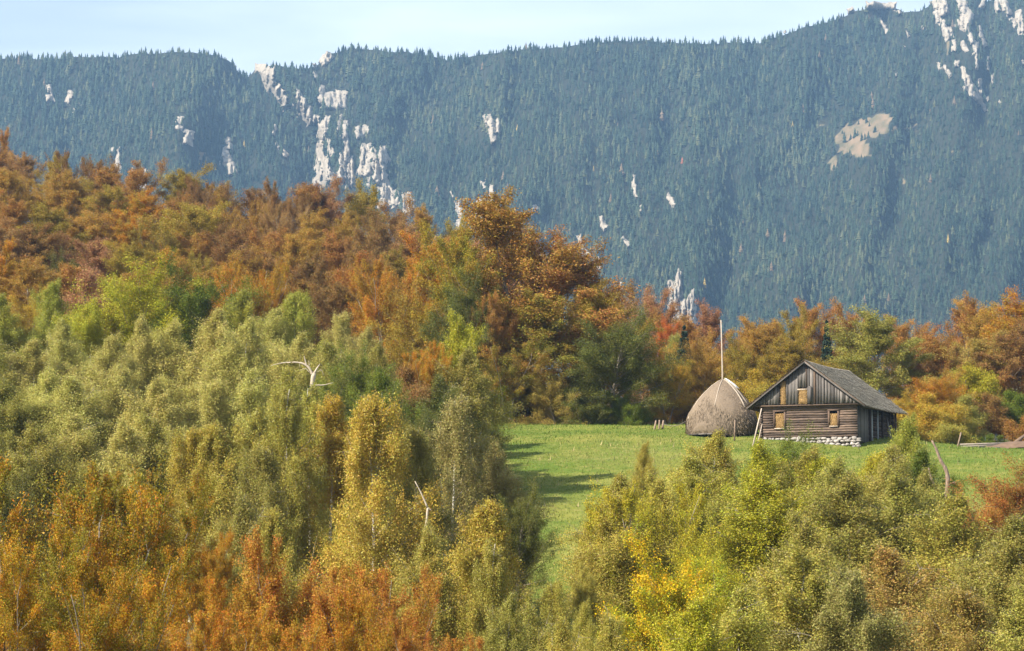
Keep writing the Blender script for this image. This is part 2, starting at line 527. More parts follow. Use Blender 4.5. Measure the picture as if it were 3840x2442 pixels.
def in_poly(u, v, poly):
    u, v = np.asarray(u, float), np.asarray(v, float)
    c = np.zeros(u.shape, bool)
    n = len(poly)
    for k in range(n):
        x1, y1 = poly[k]
        x2, y2 = poly[(k + 1) % n]
        c ^= ((y1 > v) != (y2 > v)) & (u < (x2 - x1) * (v - y1) / (y2 - y1 + 1e-9) + x1)
    return c
GLADES = [(3600, 568, 22, 12), (3640, 592, 10, 6), (3790, 612, 8, 8), (3420, 480, 22, 12), (3440, 500, 10, 6), (3490, 478, 10, 8), (3265, 632, 14, 7), (3380, 590, 10, 8), (3390, 680, 12, 8), (3080, 470, 14, 5), (1190, 495, 26, 9),
          (3275, 60, 14, 22), (3550, 190, 10, 24), (2915, 172, 14, 5), (768, 590, 18, 20)]
def glade(u, v):
    u, v = u + (fbm(u / 22.0, v / 22.0, 2) - 0.5) * 40, v + (fbm(u / 20.0 + 50, v / 20.0, 2) - 0.5) * 26
    g = in_poly(u, v, CLEAR).astype(float)
    for a, b, ra, rb in GLADES:
        g = np.maximum(g, (((u - a) / ra) ** 2 + ((v - b) / rb) ** 2 < 1).astype(float))
    return g
ncm, nrm = len(MU), len(grid)
cover = np.concatenate([np.zeros((3, ncm)), glade(UU, VV) * np.clip(0.35 + 0.9 * fbm(UU / 18, VV / 12, 3), 0, 1), np.zeros((4, ncm))], 0)
i, j = np.meshgrid(np.arange(nrm - 1), np.arange(ncm - 1), indexing='ij')
q = np.stack([i * ncm + j, i * ncm + j + 1, (i + 1) * ncm + j + 1, (i + 1) * ncm + j], -1).reshape(-1, 4)
mountain = link('mountain', mesh('mountain', grid.reshape(-1, 3), q, M['mountain'], {'cover': cover.ravel()}, True))
mountain['kind'] = 'structure'
mountain['label'] = 'spruce covered mountain ridge with white limestone outcrops'

# limestone outcrops: (u0, v0, u1, v1, width at top, width at bottom, bulge m)
ROCKS = [
    (998, 280, 1022, 335, 26, 40, 9), (1030, 325, 1074, 398, 34, 30, 10), (962, 258, 1020, 272, 26, 34, 8), (990, 292, 1002, 325, 14, 20, 6),
    (1118, 342, 1142, 420, 14, 38, 10), (1142, 400, 1166, 462, 38, 26, 10), (1160, 432, 1194, 444, 22, 18, 6),
    (1208, 326, 1200, 382, 20, 26, 8), (1240, 348, 1238, 400, 40, 44, 9), (1282, 346, 1272, 402, 34, 30, 9),
    (1230, 444, 1208, 512, 18, 32, 9), (1206, 470, 1204, 520, 18, 26, 9), (1278, 432, 1270, 482, 8, 14, 6), (1296, 458, 1290, 520, 18, 24, 8),
    (1340, 478, 1352, 515, 20, 26, 8), (1374, 474, 1362, 510, 24, 24, 8),
    (1200, 534, 1204, 610, 18, 34, 14), (1200, 600, 1186, 700, 28, 26, 14), (1218, 600, 1236, 684, 22, 44, 14), (1232, 530, 1240, 580, 12, 20, 6),
    (1298, 534, 1296, 610, 14, 24, 10), (1282, 560, 1282, 670, 12, 32, 12), (1312, 600, 1318, 694, 18, 30, 12),
    (1370, 550, 1376, 650, 26, 54, 14), (1396, 555, 1404, 600, 20, 26, 8), (1436, 562, 1420, 680, 24, 46, 14), (1440, 660, 1446, 716, 28, 20, 9), (1448, 582, 1464, 606, 12, 12, 5),
    (1440, 700, 1462, 770, 34, 64, 12), (1478, 720, 1490, 770, 20, 30, 9), (1524, 732, 1534, 800, 26, 50, 12), (1386, 666, 1380, 700, 14, 18, 6),
    (854, 520, 852, 560, 22, 30, 8), (846, 566, 850, 612, 26, 34, 9), (860, 610, 868, 650, 30, 40, 8), (1034, 470, 1024, 504, 10, 14, 5), (1035, 536, 1046, 556, 10, 10, 4), (1060, 570, 1078, 585, 14, 14, 4),
    (1180, 270, 1182, 294, 10, 14, 5), (1238, 206, 1208, 240, 26, 22, 6), (1178, 240, 1182, 252, 8, 8, 4),
    (184, 322, 188, 374, 16, 24, 7), (268, 346, 250, 382, 22, 22, 7), (282, 408, 276, 424, 10, 10, 4), (372, 372, 368, 398, 8, 10, 5), (446, 376, 444, 386, 5, 5, 4), (196, 434, 194, 460, 8, 10, 5), (292, 392, 304, 396, 8, 8, 3),
    (676, 442, 668, 486, 24, 32, 7), (690, 490, 716, 500, 16, 16, 6), (712, 498, 704, 538, 24, 30, 7),
    (446, 556, 436, 640, 10, 24, 9), (424, 552, 420, 576, 6, 9, 5), (500, 620, 496, 650, 8, 14, 5), (545, 640, 520, 690, 14, 44, 8),
    (1824, 436, 1836, 480, 22, 36, 9), (1842, 476, 1850, 534, 32, 22, 9), (1866, 450, 1866, 500, 14, 18, 6),
    (2374, 664, 2382, 742, 14, 16, 9), (2402, 770, 2400, 796, 8, 8, 5), (2504, 732, 2528, 770, 16, 18, 7), (2250, 812, 2270, 858, 16, 22, 8), (2170, 888, 2200, 958, 14, 20, 9), (2335, 892, 2360, 922, 12, 12, 6),
    (2244, 960, 2246, 1010, 8, 22, 9), (2326, 1060, 2330, 1090, 10, 16, 8), (1845, 700, 1842, 760, 14, 16, 9), (1812, 680, 1816, 708, 18, 24, 7), (1800, 760, 1812, 860, 22, 74, 12), (1930, 820, 1936, 880, 14, 26, 8), (2000, 770, 2012, 786, 18, 18, 5),
    (1718, 760, 1730, 850, 16, 40, 8), (1690, 720, 1700, 740, 8, 8, 4),
    (2546, 1026, 2530, 1180, 16, 48, 16), (2512, 1056, 2530, 1110, 18, 36, 12), (2598, 1096, 2572, 1215, 14, 62, 16), (2560, 1130, 2550, 1210, 16, 40, 12),
    (3516, 2, 3540, 52, 42, 34, 9), (3608, 5, 3618, 60, 26, 30, 9), (3632, 44, 3606, 104, 30, 40, 9), (3510, 46, 3520, 80, 18, 20, 7), (3530, 84, 3556, 142, 22, 24, 7), (3560, 104, 3566, 136, 16, 16, 5),
    (3676, 104, 3694, 170, 12, 14, 8), (3576, 152, 3580, 188, 14, 18, 6), (3606, 158, 3622, 190, 18, 16, 6), (3660, 162, 3656, 205, 16, 18, 7), (3662, 205, 3664, 256, 9, 10, 6), (3636, 128, 3650, 160, 16, 18, 6),
    (3614, 258, 3632, 330, 14, 30, 7), (3630, 320, 3678, 380, 30, 24, 6), (3672, 376, 3698, 416, 20, 12, 5), (3672, 300, 3680, 350, 12, 12, 6), (3700, 360, 3704, 378, 12, 10, 5),
    (3522, 236, 3524, 264, 12, 14, 6), (3542, 250, 3564, 284, 10, 12, 6), (3588, 228, 3588, 250, 16, 18, 6), (3706, 216, 3704, 266, 10, 12, 6), (3720, 284, 3728, 316, 8, 8, 6), (3744, 378, 3750, 386, 8, 8, 5),
    (3736, 2, 3742, 40, 14, 16, 7), (3756, 0, 3784, 50, 26, 22, 8), (3820, 44, 3830, 120, 18, 26, 8), (3794, 70, 3810, 100, 14, 16, 6), (3830, 228, 3838, 240, 14, 10, 5), (3690, -8, 3686, 26, 12, 18, 7),
    (3260, 20, 3350, 26, 18, 22, 6), (3372, 40, 3376, 52, 18, 18, 5), (3300, 72, 3326, 116, 10, 14, 6), (3398, 116, 3408, 136, 8, 10, 5), (3460, 100, 3458, 112, 8, 10, 5), (3360, 276, 3364, 282, 8, 6, 5), (3392, 172, 3394, 176, 6, 5, 4),
    (2940, 118, 2946, 126, 9, 9, 4), (3180, 44, 3200, 36, 14, 16, 4),
]
def rock_mask(u, v, grow=0.0, below=0.0):
    u, v = np.asarray(u, float), np.asarray(v, float)
    m = np.zeros(u.shape, bool)
    for u0, v0, u1, v1, wa, wb, _ in ROCKS:
        L2 = (u1 - u0) ** 2 + (v1 - v0) ** 2
        for dv in ((0.0, below * 0.5, below) if below else (0.0,)):
            t = np.clip(((u - u0) * (u1 - u0) + (v - dv - v0) * (v1 - v0)) / L2, 0, 1)
            w = (wa + (wb - wa) * t) / 2 + grow
            m |= (u - u0 - t * (u1 - u0)) ** 2 + (v - dv - v0 - t * (v1 - v0)) ** 2 < w * w
    return m
for u0, v0, u1, v1, wa, wb, bul in ROCKS:
    L = math.hypot(u1 - u0, v1 - v0)
    cap = 0.5 * max(wa, wb)
    ns, nq = int(np.clip(L / 3, 7, 34)) + 3, int(np.clip(max(wa, wb) / 2.6, 7, 20))
    S, Qq = np.meshgrid(np.linspace(-0.14, 1.14, ns), np.linspace(-1.3, 1.3, nq), indexing='ij')
    du, dv = (u1 - u0) / L, (v1 - v0) / L
    W = (wa + (wb - wa) * np.clip(S, 0, 1)) / 2 * (1.25 if bul >= 9 else 1.1)
    nz = fbm(S * L / 16 + u0, Qq * W / 9 + v0, 3)
    W2 = W * (0.78 + 0.55 * nz)
    uu = u0 + S * (u1 - u0) + Qq * W2 * dv + (fbm(S * L / 11 + v0, u0 + Qq, 2) - 0.5) * 10
    vv = v0 + S * (v1 - v0) - Qq * W2 * du + (fbm(S * L / 9 + u0 * 3, v0 + Qq * 2, 2) - 0.5) * 12
    edge = np.clip(1.15 - np.abs(Qq) ** 2.2, -0.4, 1) * np.clip(np.minimum(S + 0.12, 1.12 - S) * 5, -0.5, 1)
    flute = (fbm(uu / 6.0, vv / 38.0 + 5, 3) - 0.45) * 3.4
    flute = np.maximum(flute, -0.55)
    ledge = (fbm(uu / 30.0 + 11, vv / 9.0, 2) - 0.5) * 0.4
    off = bul * (0.75 * edge + (1.25 * flute + ledge) * np.clip(edge + 0.25, 0, 1)) + 4 * np.sign(edge) * np.abs(edge) ** 0.5
    pts = P(uu, vv, m_depth(uu, vv) - off)
    ii, jj = np.meshgrid(np.arange(ns - 1), np.arange(nq - 1), indexing='ij')
    qq = np.stack([ii * nq + jj, ii * nq + jj + 1, (ii + 1) * nq + jj + 1, (ii + 1) * nq + jj], -1).reshape(-1, 4)
    link('rock_outcrop', mesh('rock_outcrop', pts.reshape(-1, 3), qq, M['limestone']), mountain)

# spruce forest on the mountain: one mass
def spruce_shape(r, tiers=6, sides=6):
    vs_, fs_ = [], []
    n = 0
    for k in range(tiers):
        a = k / tiers
        zt_, zb = 1 - a * 0.93, 1 - (a + 1.75 / tiers) * 0.93
        rad = 0.215 * (0.22 + 0.95 * a ** 0.75) * r.uniform(0.8, 1.15)
        ang = np.arange(sides) * 2 * math.pi / sides + r.uniform(0, 6)
        rr = rad * r.uniform(0.6, 1.25, sides)
        ring = np.stack([np.cos(ang) * rr, np.sin(ang) * rr, np.maximum(zb + r.uniform(-0.035, 0.035, sides), 0.0)], -1)
        vs_.append(np.concatenate([[[0, 0, zt_]], ring]))
        fs_.append(np.array([[n, n + 1 + q_, n + 1 + (q_ + 1) % sides] for q_ in range(sides)]))
        n += sides + 1
    return np.concatenate(vs_), np.concatenate(fs_)
shapes = [spruce_shape(np.random.default_rng(s)) for s in range(8)]
VIS = np.array([(-400, 600), (0, 620), (600, 740), (1000, 780), (1500, 860), (1800, 920), (2200, 1130), (2400, 1240), (3000, 1300), (4300, 1300)], float)
gu, gv = np.meshgrid(np.arange(-260, 4100, 15.5), np.arange(-80, 1320, 11.5))
gu, gv = gu.ravel() + rng.uniform(-9, 9, gu.size), gv.ravel() + rng.uniform(-6, 6, gv.size)
keep = (gv > ridge_v(gu) + 3) & (gv < np.interp(gu, VIS[:, 0], VIS[:, 1]))
keep &= ~(rock_mask(gu, gv, -2, 26) & (rng.random(gu.size) < 0.86))
gl = glade(gu, gv) > 0.5
gl |= (glade(gu, gv - 14) > 0.5) & (rng.random(gu.size) < 0.6)
keep &= ~gl | (rng.random(gu.size) < 0.2)
thin = fbm(gu / 120 + 7, gv / 120, 3)
keep &= rng.random(gu.size) < np.clip(1.7 - 1.2 * thin, 0.75, 1)
gu, gv = gu[keep], gv[keep]
# the ridge line itself carries a closer row
ru = rng.uniform(-260, 4100, 520)
ok = ~rock_mask(ru, ridge_v(ru) + 2, 6, 20) & ~((ru > 3200) & (rng.random(len(ru)) < 0.6))
gu, gv = np.concatenate([gu, ru[ok]]), np.concatenate([gv, ridge_v(ru[ok]) + 2])
n = len(gu)
base = P(gu, gv, m_depth(gu, gv))
clump = fbm(gu / 60, gv / 60, 2)
hh = (24 + 24 * rng.random(n) ** 1.5 + 34 * (clump - 0.5)) / F * base[:, 1] * np.interp(gu, [3000, 3500], [1.0, 0.8])
hh *= np.interp(gv - ridge_v(gu), [0, 60], [0.72, 1.0])
wd = hh * rng.uniform(0.95, 1.6, n)
rot = rng.uniform(0, 6.28, n)
tone = np.clip(0.36 + 0.27 * rng.standard_normal(n) + 0.7 * (fbm(gu / 200, gv / 200 + 9, 3) - 0.5), 0, 0.92)
odd = rng.random(n)
tone = np.where(odd > 0.997, 0.95, tone)
tone = np.where((odd > 0.9962) & (odd < 0.997) & (gv > 450), 0.985, tone)
tone[np.argmin((gu - 2560) ** 2 + (gv - 605) ** 2)] = 1.0
V_, F_, T_, off = [], [], [], 0
which = rng.integers(0, 8, n)
for k in range(8):
    s = which == k
    sv, sf = shapes[k]
    c, sn = np.cos(rot[s])[:, None], np.sin(rot[s])[:, None]
    vx = (sv[None, :, 0] * c - sv[None, :, 1] * sn) * wd[s][:, None] + base[s][:, None, 0]
    vy = (sv[None, :, 0] * sn + sv[None, :, 1] * c) * wd[s][:, None] + base[s][:, None, 1]
    vz = sv[None, :, 2] * hh[s][:, None] + base[s][:, None, 2] - 0.6
    m_ = s.sum()
    V_.append(np.stack([vx, vy, vz], -1).reshape(-1, 3))
    F_.append((sf[None] + (np.arange(m_) * len(sv))[:, None, None]).reshape(-1, 3) + off)
    T_.append(np.repeat(tone[s], len(sf)) + rng.uniform(-0.03, 0.03, m_ * len(sf)) * (np.repeat(tone[s], len(sf)) < 0.9))
    off += m_ * len(sv)
forest = link('spruce_forest', mesh('spruce_forest', np.concatenate(V_), np.concatenate(F_), M['spruce'], {'tone': np.clip(np.concatenate(T_), 0, 1)}))
forest['kind'] = 'stuff'
forest['label'] = 'dense dark spruce forest covering the far mountain slope'
forest['category'] = 'forest'
print('spruces', n, 'tris', sum(len(f) for f in F_))

# ------------------------------------------------------------------ haze in the air
hz = MB().box((-1600, -80, -60), (1600, 3700, 760))
haze = hz.build('haze', None)
hm, nt, N, L, out = new_mat('haze')
pv = N.new('ShaderNodeVolumePrincipled')
pv.inputs['Color'].default_value = (0.36, 0.62, 1.0, 1)
pv.inputs['Density'].default_value = 0.000095
pv.inputs['Anisotropy'].default_value = 0.0
L.new(pv.outputs['Volume'], out.inputs['Volume'])
haze.data.materials.append(hm)
haze['kind'] = 'stuff'
haze['label'] = 'thin blue haze in the air'
haze.display_type = 'WIRE'

# ------------------------------------------------------------------ tree prototypes
def unit(v):
    return v / (np.linalg.norm(v, axis=-1, keepdims=True) + 1e-9)
def tree_meshes(name, seed, H=10.0, rad=3.2, cb=0.18, prof=(0.5, 1.0, 0.95, 0.6, 0.12), nprim=46, el=(10, 65), curve=0.15, n2=7, sl=0.42, nleaf=40000,
                leaf=0.12, sig=0.22, flat=1.0, hang=0.0, tr=0.13, bark='bark', lmat='leaf', nclump_tone=0.5, stems=1, spread=0.0, along=0.5, asp=0.62, up=0.5, rag=0.2):
    """trunk (with limbs) and crown meshes of one tree, base at the origin"""
    r = np.random.default_rng(seed)
    wood = MB()
    tb, td, tl, tt = [], [], [], []
    for s in range(stems):
        lean = np.array([r.normal(0, 0.04), r.normal(0, 0.04)]) * H
        off0 = np.zeros(2)
        Hs = H * (1.0 if s == 0 else r.uniform(0.72, 0.97))
        if stems > 1:
            a = s * 2.4 + r.uniform(0, 1)
            lean = np.array([math.cos(a), math.sin(a)]) * spread * rad * r.uniform(0.7, 1.2)
            off0 = np.array([math.cos(a), math.sin(a)]) * 0.25
        ts = np.linspace(0, 1, 11)
        wob = np.cumsum(r.normal(0, 0.012, (11, 2)), 0) * H
        trunk = np.stack([off0[0] + lean[0] * ts ** 1.3 + wob[:, 0] * ts, off0[1] + lean[1] * ts ** 1.3 + wob[:, 1] * ts, -0.4 + ts * (Hs * 0.96 + 0.4)], -1)
        trad = tr * (1 - ts) ** 0.85 * (0.8 if stems > 1 else 1) + 0.012
        trad[0] *= 1.35
        wood.tube(np.concatenate([trunk[:1] - [[0, 0, 0.75 * H]], trunk]), np.concatenate([trad[:1], trad]), 7)
        npb = max(8, nprim // stems)
        hf = np.sort(cb + (0.99 - cb) * r.random(npb) ** 0.85)
        for k, h in enumerate(hf):
            rel = (h - cb) / (1 - cb)
            ln = rad * np.interp(rel, np.linspace(0, 1, len(prof)), prof) * r.uniform(0.6, 1.12) * (r.uniform(1.2, 1.5) if r.random() < rag else 1) * (0.75 if stems > 1 else 1)
            az = k * 2.399 + r.uniform(-0.5, 0.5)
            e = R(np.interp(rel, [0, 1], el) + r.normal(0, 8))
            b0 = np.array([np.interp(h, ts, trunk[:, q]) for q in range(3)])
            dr = np.array([math.cos(az) * math.cos(e), math.sin(az) * math.cos(e), math.sin(e)])
            tp = np.linspace(0, 1, 5)
            br = b0 + dr * ln * tp[:, None] + np.array([0, 0, curve * ln]) * (tp ** 2)[:, None] + np.cumsum(r.normal(0, 0.025 * ln, (5, 3)), 0) * tp[:, None]
            wood.tube(br, 0.35 * np.interp(h, ts, trad) * (1 - tp * 0.85) + 0.006, 4, False)
            for m_ in range(n2):
                t0 = r.uniform(0.22, 1.0)
                p0 = np.array([np.interp(t0, tp, br[:, q]) for q in range(3)])
                d2 = unit(dr * along + r.normal(0, 0.55, 3) * np.array([1, 1, flat]) + np.array([0, 0, curve]))
                l2 = sl * ln * r.uniform(0.6, 1.2) * (1.15 - 0.5 * t0) + 0.25
                tb.append(p0)
                td.append(d2)
                tl.append(l2)
                tt.append(np.clip(r.normal(nclump_tone, 0.2), 0, 1))
                if m_ % 2 == 0:
                    wood.tube(np.array([p0, p0 + d2 * l2 * 0.5, p0 + d2 * l2]), [0.012, 0.009, 0.004], 3, False)
    tb, td, tl, tt = np.array(tb), np.array(td), np.array(tl), np.array(tt)
    # big soft patches of tone across the crown, as in real colouring
    tt = np.clip(tt + 0.5 * (fbm(tb[:, 0] / 1.6 + seed, tb[:, 2] / 1.6 + tb[:, 1] / 2, 2) - 0.5), 0, 1)
    w = tl ** 1.2 * r.uniform(0.25, 1.75, len(tl))
    idx = r.choice(len(tb), nleaf, p=w / w.sum())
    t = r.random(nleaf) ** 0.8
    pos = tb[idx] + td[idx] * (tl[idx] * t)[:, None] + r.normal(0, 1, (nleaf, 3)) * sig * np.array([1, 1, flat]) * (0.5 + 0.6 * tl[idx] / tl.mean())[:, None]
    if hang:
        pos[:, 2] -= r.exponential(hang, nleaf) * (0.3 + t)
    pos[:, 2] = np.maximum(pos[:, 2], 0.05)
    outw = pos - np.array([0, 0, H * 0.5])
    nrm = unit(unit(r.normal(0, 1, (nleaf, 3))) + np.array([0, 0, up]) + 0.35 * unit(outw))
    a = unit(np.cross(nrm, unit(r.normal(0, 1, (nleaf, 3)))))
    if hang:
        a = unit(a + np.array([0, 0, -0.9]))
        a = unit(a - nrm * (a * nrm).sum(1)[:, None])
    b = np.cross(nrm, a)
    sz = leaf * r.uniform(0.65, 1.35, nleaf)[:, None] * 0.5
    V = np.stack([pos - a * sz, pos + a * sz * 0.5 + b * sz * asp, pos + a * sz - b * sz * asp * 0.8], 1).reshape(-1, 3)
    Fq = np.arange(nleaf * 3).reshape(-1, 3)
    crown = mesh('crown', V, Fq, M[lmat], {'tone': np.clip(tt[idx] + r.normal(0, 0.05, nleaf), 0, 1), 'rnd': r.random(nleaf)})
    zc = np.percentile(pos[:, 2], 99.4)
    rc = np.percentile(np.abs(pos[:, 0]), 95.5)
    tm_ = wood.mesh('trunk', M[bark], True)
    if bark == 'bark_birch':                                   # white stem, dark limbs and twigs
        tm_.materials.append(M['bark'])
        mi = np.zeros(len(tm_.polygons), np.int32)
        mi[77:] = 1
        tm_.polygons.foreach_set('material_index', mi)
    return tm_, crown, zc, rc

PROTO = {}
def proto(kind, count, **kw):
    PROTO[kind] = [tree_meshes(kind, hash_seed(kind) + 31 * k, **kw) for k in range(count)]
def hash_seed(s):
    return sum((i_ + 1) * ord(c) for i_, c in enumerate(s)) % 10007
proto('birch', 4, H=10.5, rad=2.8, cb=0.14, prof=(0.85, 1.0, 0.86, 0.55, 0.14), nprim=50, el=(20, 66), curve=-0.12, n2=8, sl=0.45, nleaf=118000, leaf=0.085, sig=0.12, rag=0.3, hang=0.42, tr=0.1,
      bark='bark_birch', lmat='leaf_birch', along=1.0)
proto('weeping', 2, H=10.0, rad=3.1, cb=0.08, prof=(0.95, 1.0, 0.82, 0.52, 0.14), nprim=38, el=(22, 60), curve=-0.3, n2=8, sl=0.46, nleaf=112000, leaf=0.085, sig=0.1, rag=0.3, hang=0.6, tr=0.11,
      bark='bark_birch', lmat='leaf_birch', along=1.0)
proto('beech', 4, H=16.0, rad=5.2, cb=0.16, prof=(0.7, 1.0, 1.0, 0.85, 0.3), nprim=42, el=(5, 70), curve=0.18, n2=8, sl=0.45, nleaf=88000, leaf=0.155, sig=0.24, rag=0.25, flat=0.6, tr=0.24, along=1.0)
proto('erect', 2, H=9.0, rad=3.6, cb=0.12, prof=(0.9, 1.0, 0.9, 0.7, 0.4), nprim=72, el=(12, 72), curve=0.22, n2=8, sl=0.55, nleaf=140000, leaf=0.088, sig=0.12, tr=0.1, stems=6, spread=1.0, along=1.7, up=0.3, rag=0.3)
proto('round', 2, H=9.0, rad=4.0, cb=0.08, prof=(0.8, 1.0, 1.0, 0.95, 0.6), nprim=46, el=(0, 60), curve=0.12, n2=9, sl=0.36, nleaf=96000, leaf=0.105, sig=0.19, tr=0.16, along=0.9, rag=0.25)
proto('shrub', 3, H=4.5, rad=2.1, cb=0.05, prof=(0.8, 1.0, 0.95, 0.75, 0.35), nprim=30, el=(20, 70), curve=0.1, n2=8, sl=0.4, nleaf=46000, leaf=0.085, sig=0.17, tr=0.05, stems=3, spread=0.35, along=0.9)

def near_spruce(seed):
    r = np.random.default_rng(seed)
    H, nl = 9.0, 16000
    wood = MB().tube(np.array([[0, 0, -6], [0, 0, H * 0.5], [0, 0, H]]), [0.15, 0.09, 0.01], 6)
    z = H * (0.04 + 0.95 * r.random(nl) ** 1.25)
    tier = np.round(z / 0.5) * 0.5
    rr = (1 - tier / H) * 1.9 * np.sqrt(r.random(nl)) + 0.05
    az = np.round(r.random(nl) * 9) / 9 * 6.28 + tier * 3 + r.normal(0, 0.13, nl)
    pos = np.stack([np.cos(az) * rr, np.sin(az) * rr, tier - rr * 0.28 + r.normal(0, 0.06, nl) - r.exponential(0.09, nl)], -1)
    pos[:, 2] = np.maximum(pos[:, 2], 0.05)
    a = unit(np.stack([np.cos(az), np.sin(az), -0.5 + 0 * az], -1) + r.normal(0, 0.45, (nl, 3)))
    nrm = unit(r.normal(0, 1, (nl, 3)) + [0, 0, 0.8])
    b = unit(np.cross(nrm, a))
    s = r.uniform(0.08, 0.16, nl)[:, None]
    V = np.stack([pos - a * s, pos + b * s * 0.3, pos + a * s, pos - b * s * 0.3], 1).reshape(-1, 3)
    crown = mesh('crown', V, np.arange(nl * 4).reshape(-1, 4), M['leaf'], {'tone': r.random(nl) * 0.4, 'rnd': r.random(nl)})
    return wood.mesh('trunk', M['bark'], True), crown, H, 1.9
PROTO['spruce'] = [near_spruce(5)]

# leaf colours (main, second)
C = {
    'olive': ((0.34, 0.3, 0.062), (0.25, 0.24, 0.045)), 'pale olive': ((0.47, 0.42, 0.115), (0.37, 0.345, 0.078)), 'grey olive': ((0.32, 0.275, 0.085), (0.235, 0.21, 0.058)),
    'green': ((0.17, 0.2, 0.02), (0.11, 0.15, 0.018)), 'light green': ((0.35, 0.335, 0.05), (0.25, 0.26, 0.034)), 'dark green': ((0.1, 0.115, 0.024), (0.16, 0.15, 0.028)),
    'yellow green': ((0.31, 0.305, 0.022), (0.39, 0.34, 0.024)), 'yellow': ((0.46, 0.34, 0.045), (0.36, 0.30, 0.045)), 'golden': ((0.46, 0.28, 0.03), (0.35, 0.26, 0.035)), 'bright yellow': ((0.24, 0.26, 0.016), (0.6, 0.37, 0.012)),
    'olive yellow': ((0.40, 0.335, 0.055), (0.30, 0.28, 0.048)), 'orange': ((0.5, 0.2, 0.018), (0.32, 0.21, 0.022)), 'gold orange': ((0.53, 0.255, 0.015), (0.2, 0.18, 0.015)), 'red orange': ((0.4, 0.15, 0.026), (0.37, 0.215, 0.03)),
    'scarlet': ((0.55, 0.16, 0.025), (0.46, 0.14, 0.025)), 'rust': ((0.38, 0.18, 0.04), (0.29, 0.165, 0.038)), 'brown': ((0.30, 0.16, 0.045), (0.22, 0.135, 0.038)), 'rust gold': ((0.42, 0.24, 0.04), (0.31, 0.195, 0.036)),
    'tan': ((0.40, 0.25, 0.085), (0.3, 0.17, 0.055)), 'olive gold': ((0.36, 0.265, 0.032), (0.26, 0.19, 0.03)), 'pink brown': ((0.36, 0.185, 0.085), (0.28, 0.145, 0.06)), 'red brown': ((0.37, 0.14, 0.028), (0.28, 0.16, 0.034)),
    'brown olive': ((0.34, 0.265, 0.06), (0.33, 0.22, 0.05)), 'spruce green': ((0.03, 0.055, 0.035), (0.045, 0.07, 0.04)), 'moss': ((0.23, 0.23, 0.02), (0.36, 0.24, 0.025)), 'rust green': ((0.36, 0.19, 0.035), (0.23, 0.215, 0.028)),
}
KINDNAME = {'birch': ('birch_tree', 'birch'), 'weeping': ('birch_tree', 'drooping birch'), 'beech': ('beech_tree', 'beech'), 'erect': ('broadleaf_tree', 'upright tree'),
            'round': ('broadleaf_tree', 'round tree'), 'shrub': ('shrub', 'shrub'), 'spruce': ('spruce_tree', 'spruce')}
HLOG = []
def plant(kind, u, vtop, d, wpx, colour, label=None, group=None, h=None):
    x = (u - CU) / F * d
    zb = float(zt(x, d))
    top = P(u, vtop, d)
    H = top[2] - zb if h is None else h
    x = float(top[0])
    tm, cmn, pH, pR = pyr.choice(PROTO[kind])
    nm, kn = KINDNAME[kind]
    root = empty(nm, (x, d, zb), pyr.uniform(0, 6.28))
    sx = wpx / F * d / (2 * pR)
    sz = float(np.clip(H / pH, 0.72 * sx, 1.3 * sx))
    root.scale = (sx, sx, sz)
    root.location.z = top[2] - sz * pH
    link('trunk', tm, root)
    cr_ = link('crown', cmn, root)
    c1, c2 = C[colour]
    k = pyr.uniform(0.88, 1.12)
    g = pyr.uniform(0.95, 1.05)
    cr_.color = (c1[0] * k, c1[1] * k * g, c1[2] * k, 1)
    cr_['tint'] = [c2[0] * k, c2[1] * k * g, c2[2] * k]
    HLOG.append((kind, round(u), round(vtop), round(d), round(H, 1), round(sz, 2), round(sx, 2)))
    return tag(root, label or '?', 'shrub' if kind == 'shrub' else 'tree', group)

ORD = 'first second third fourth fifth sixth seventh eighth ninth tenth eleventh twelfth thirteenth fourteenth fifteenth sixteenth seventeenth eighteenth nineteenth twentieth'.split()
def ordn(k):
    if k < 20:
        return ORD[k]
    t = {2: 'twenty', 3: 'thirty', 4: 'forty'}[(k + 1) // 10]
    return t + '-' + ORD[(k + 1) % 10 - 1] if (k + 1) % 10 else {3: 'thirtieth', 4: 'fortieth'}[(k + 1) // 10]
def plant_row(entries, place, group):
    """entries (kind, u, vtop, d, width, colour); labels count along the row"""
    for k, e in enumerate(sorted(entries, key=lambda q_: q_[1])):
        plant(*e[:6], label=f'{e[5]} {KINDNAME[e[0]][1]} {place}, {ordn(k)} from the left', group=group, h=e[6] if len(e) > 6 else None)
# ------------------------------------------------------------------ barn
BU, BV, BD = 3031.0, 1641.0, 170.0
TH = R(26)
bp = P(BU, BV, BD)
barn = tag(empty('barn', bp, -TH), 'weathered wooden log barn with shingled gable roof beside the haystack', 'barn')
HWD, LEN = 3.5, 9.0
def b_world(x, y):
    c, s = math.cos(-TH), math.sin(-TH)
    return bp[0] + x * c - y * s, bp[1] + x * s + y * c
def log_piece(x0, x1, y, z, r, axis='x', m='log'):
    k = max(3, int(abs(x1 - x0) / 0.7) + 2)
    t = np.linspace(x0, x1, k)
    w = rng.normal(0, 0.012, k)
    w2 = rng.normal(0, 0.010, k)
    pts = np.stack([t, y + w, z + w2], -1) if axis == 'x' else np.stack([y + w, t, z + w2], -1)
    MB().tube(pts, r * rng.uniform(0.82, 1.1) * rng.uniform(0.92, 1.08, k), 8).build('log', M[m], barn, True)
NLOG, LH = 13, 0.172
WIN = [(-2.44, -1.76, 0.72, 1.76), (1.62, 2.2, 0.82, 1.76)]
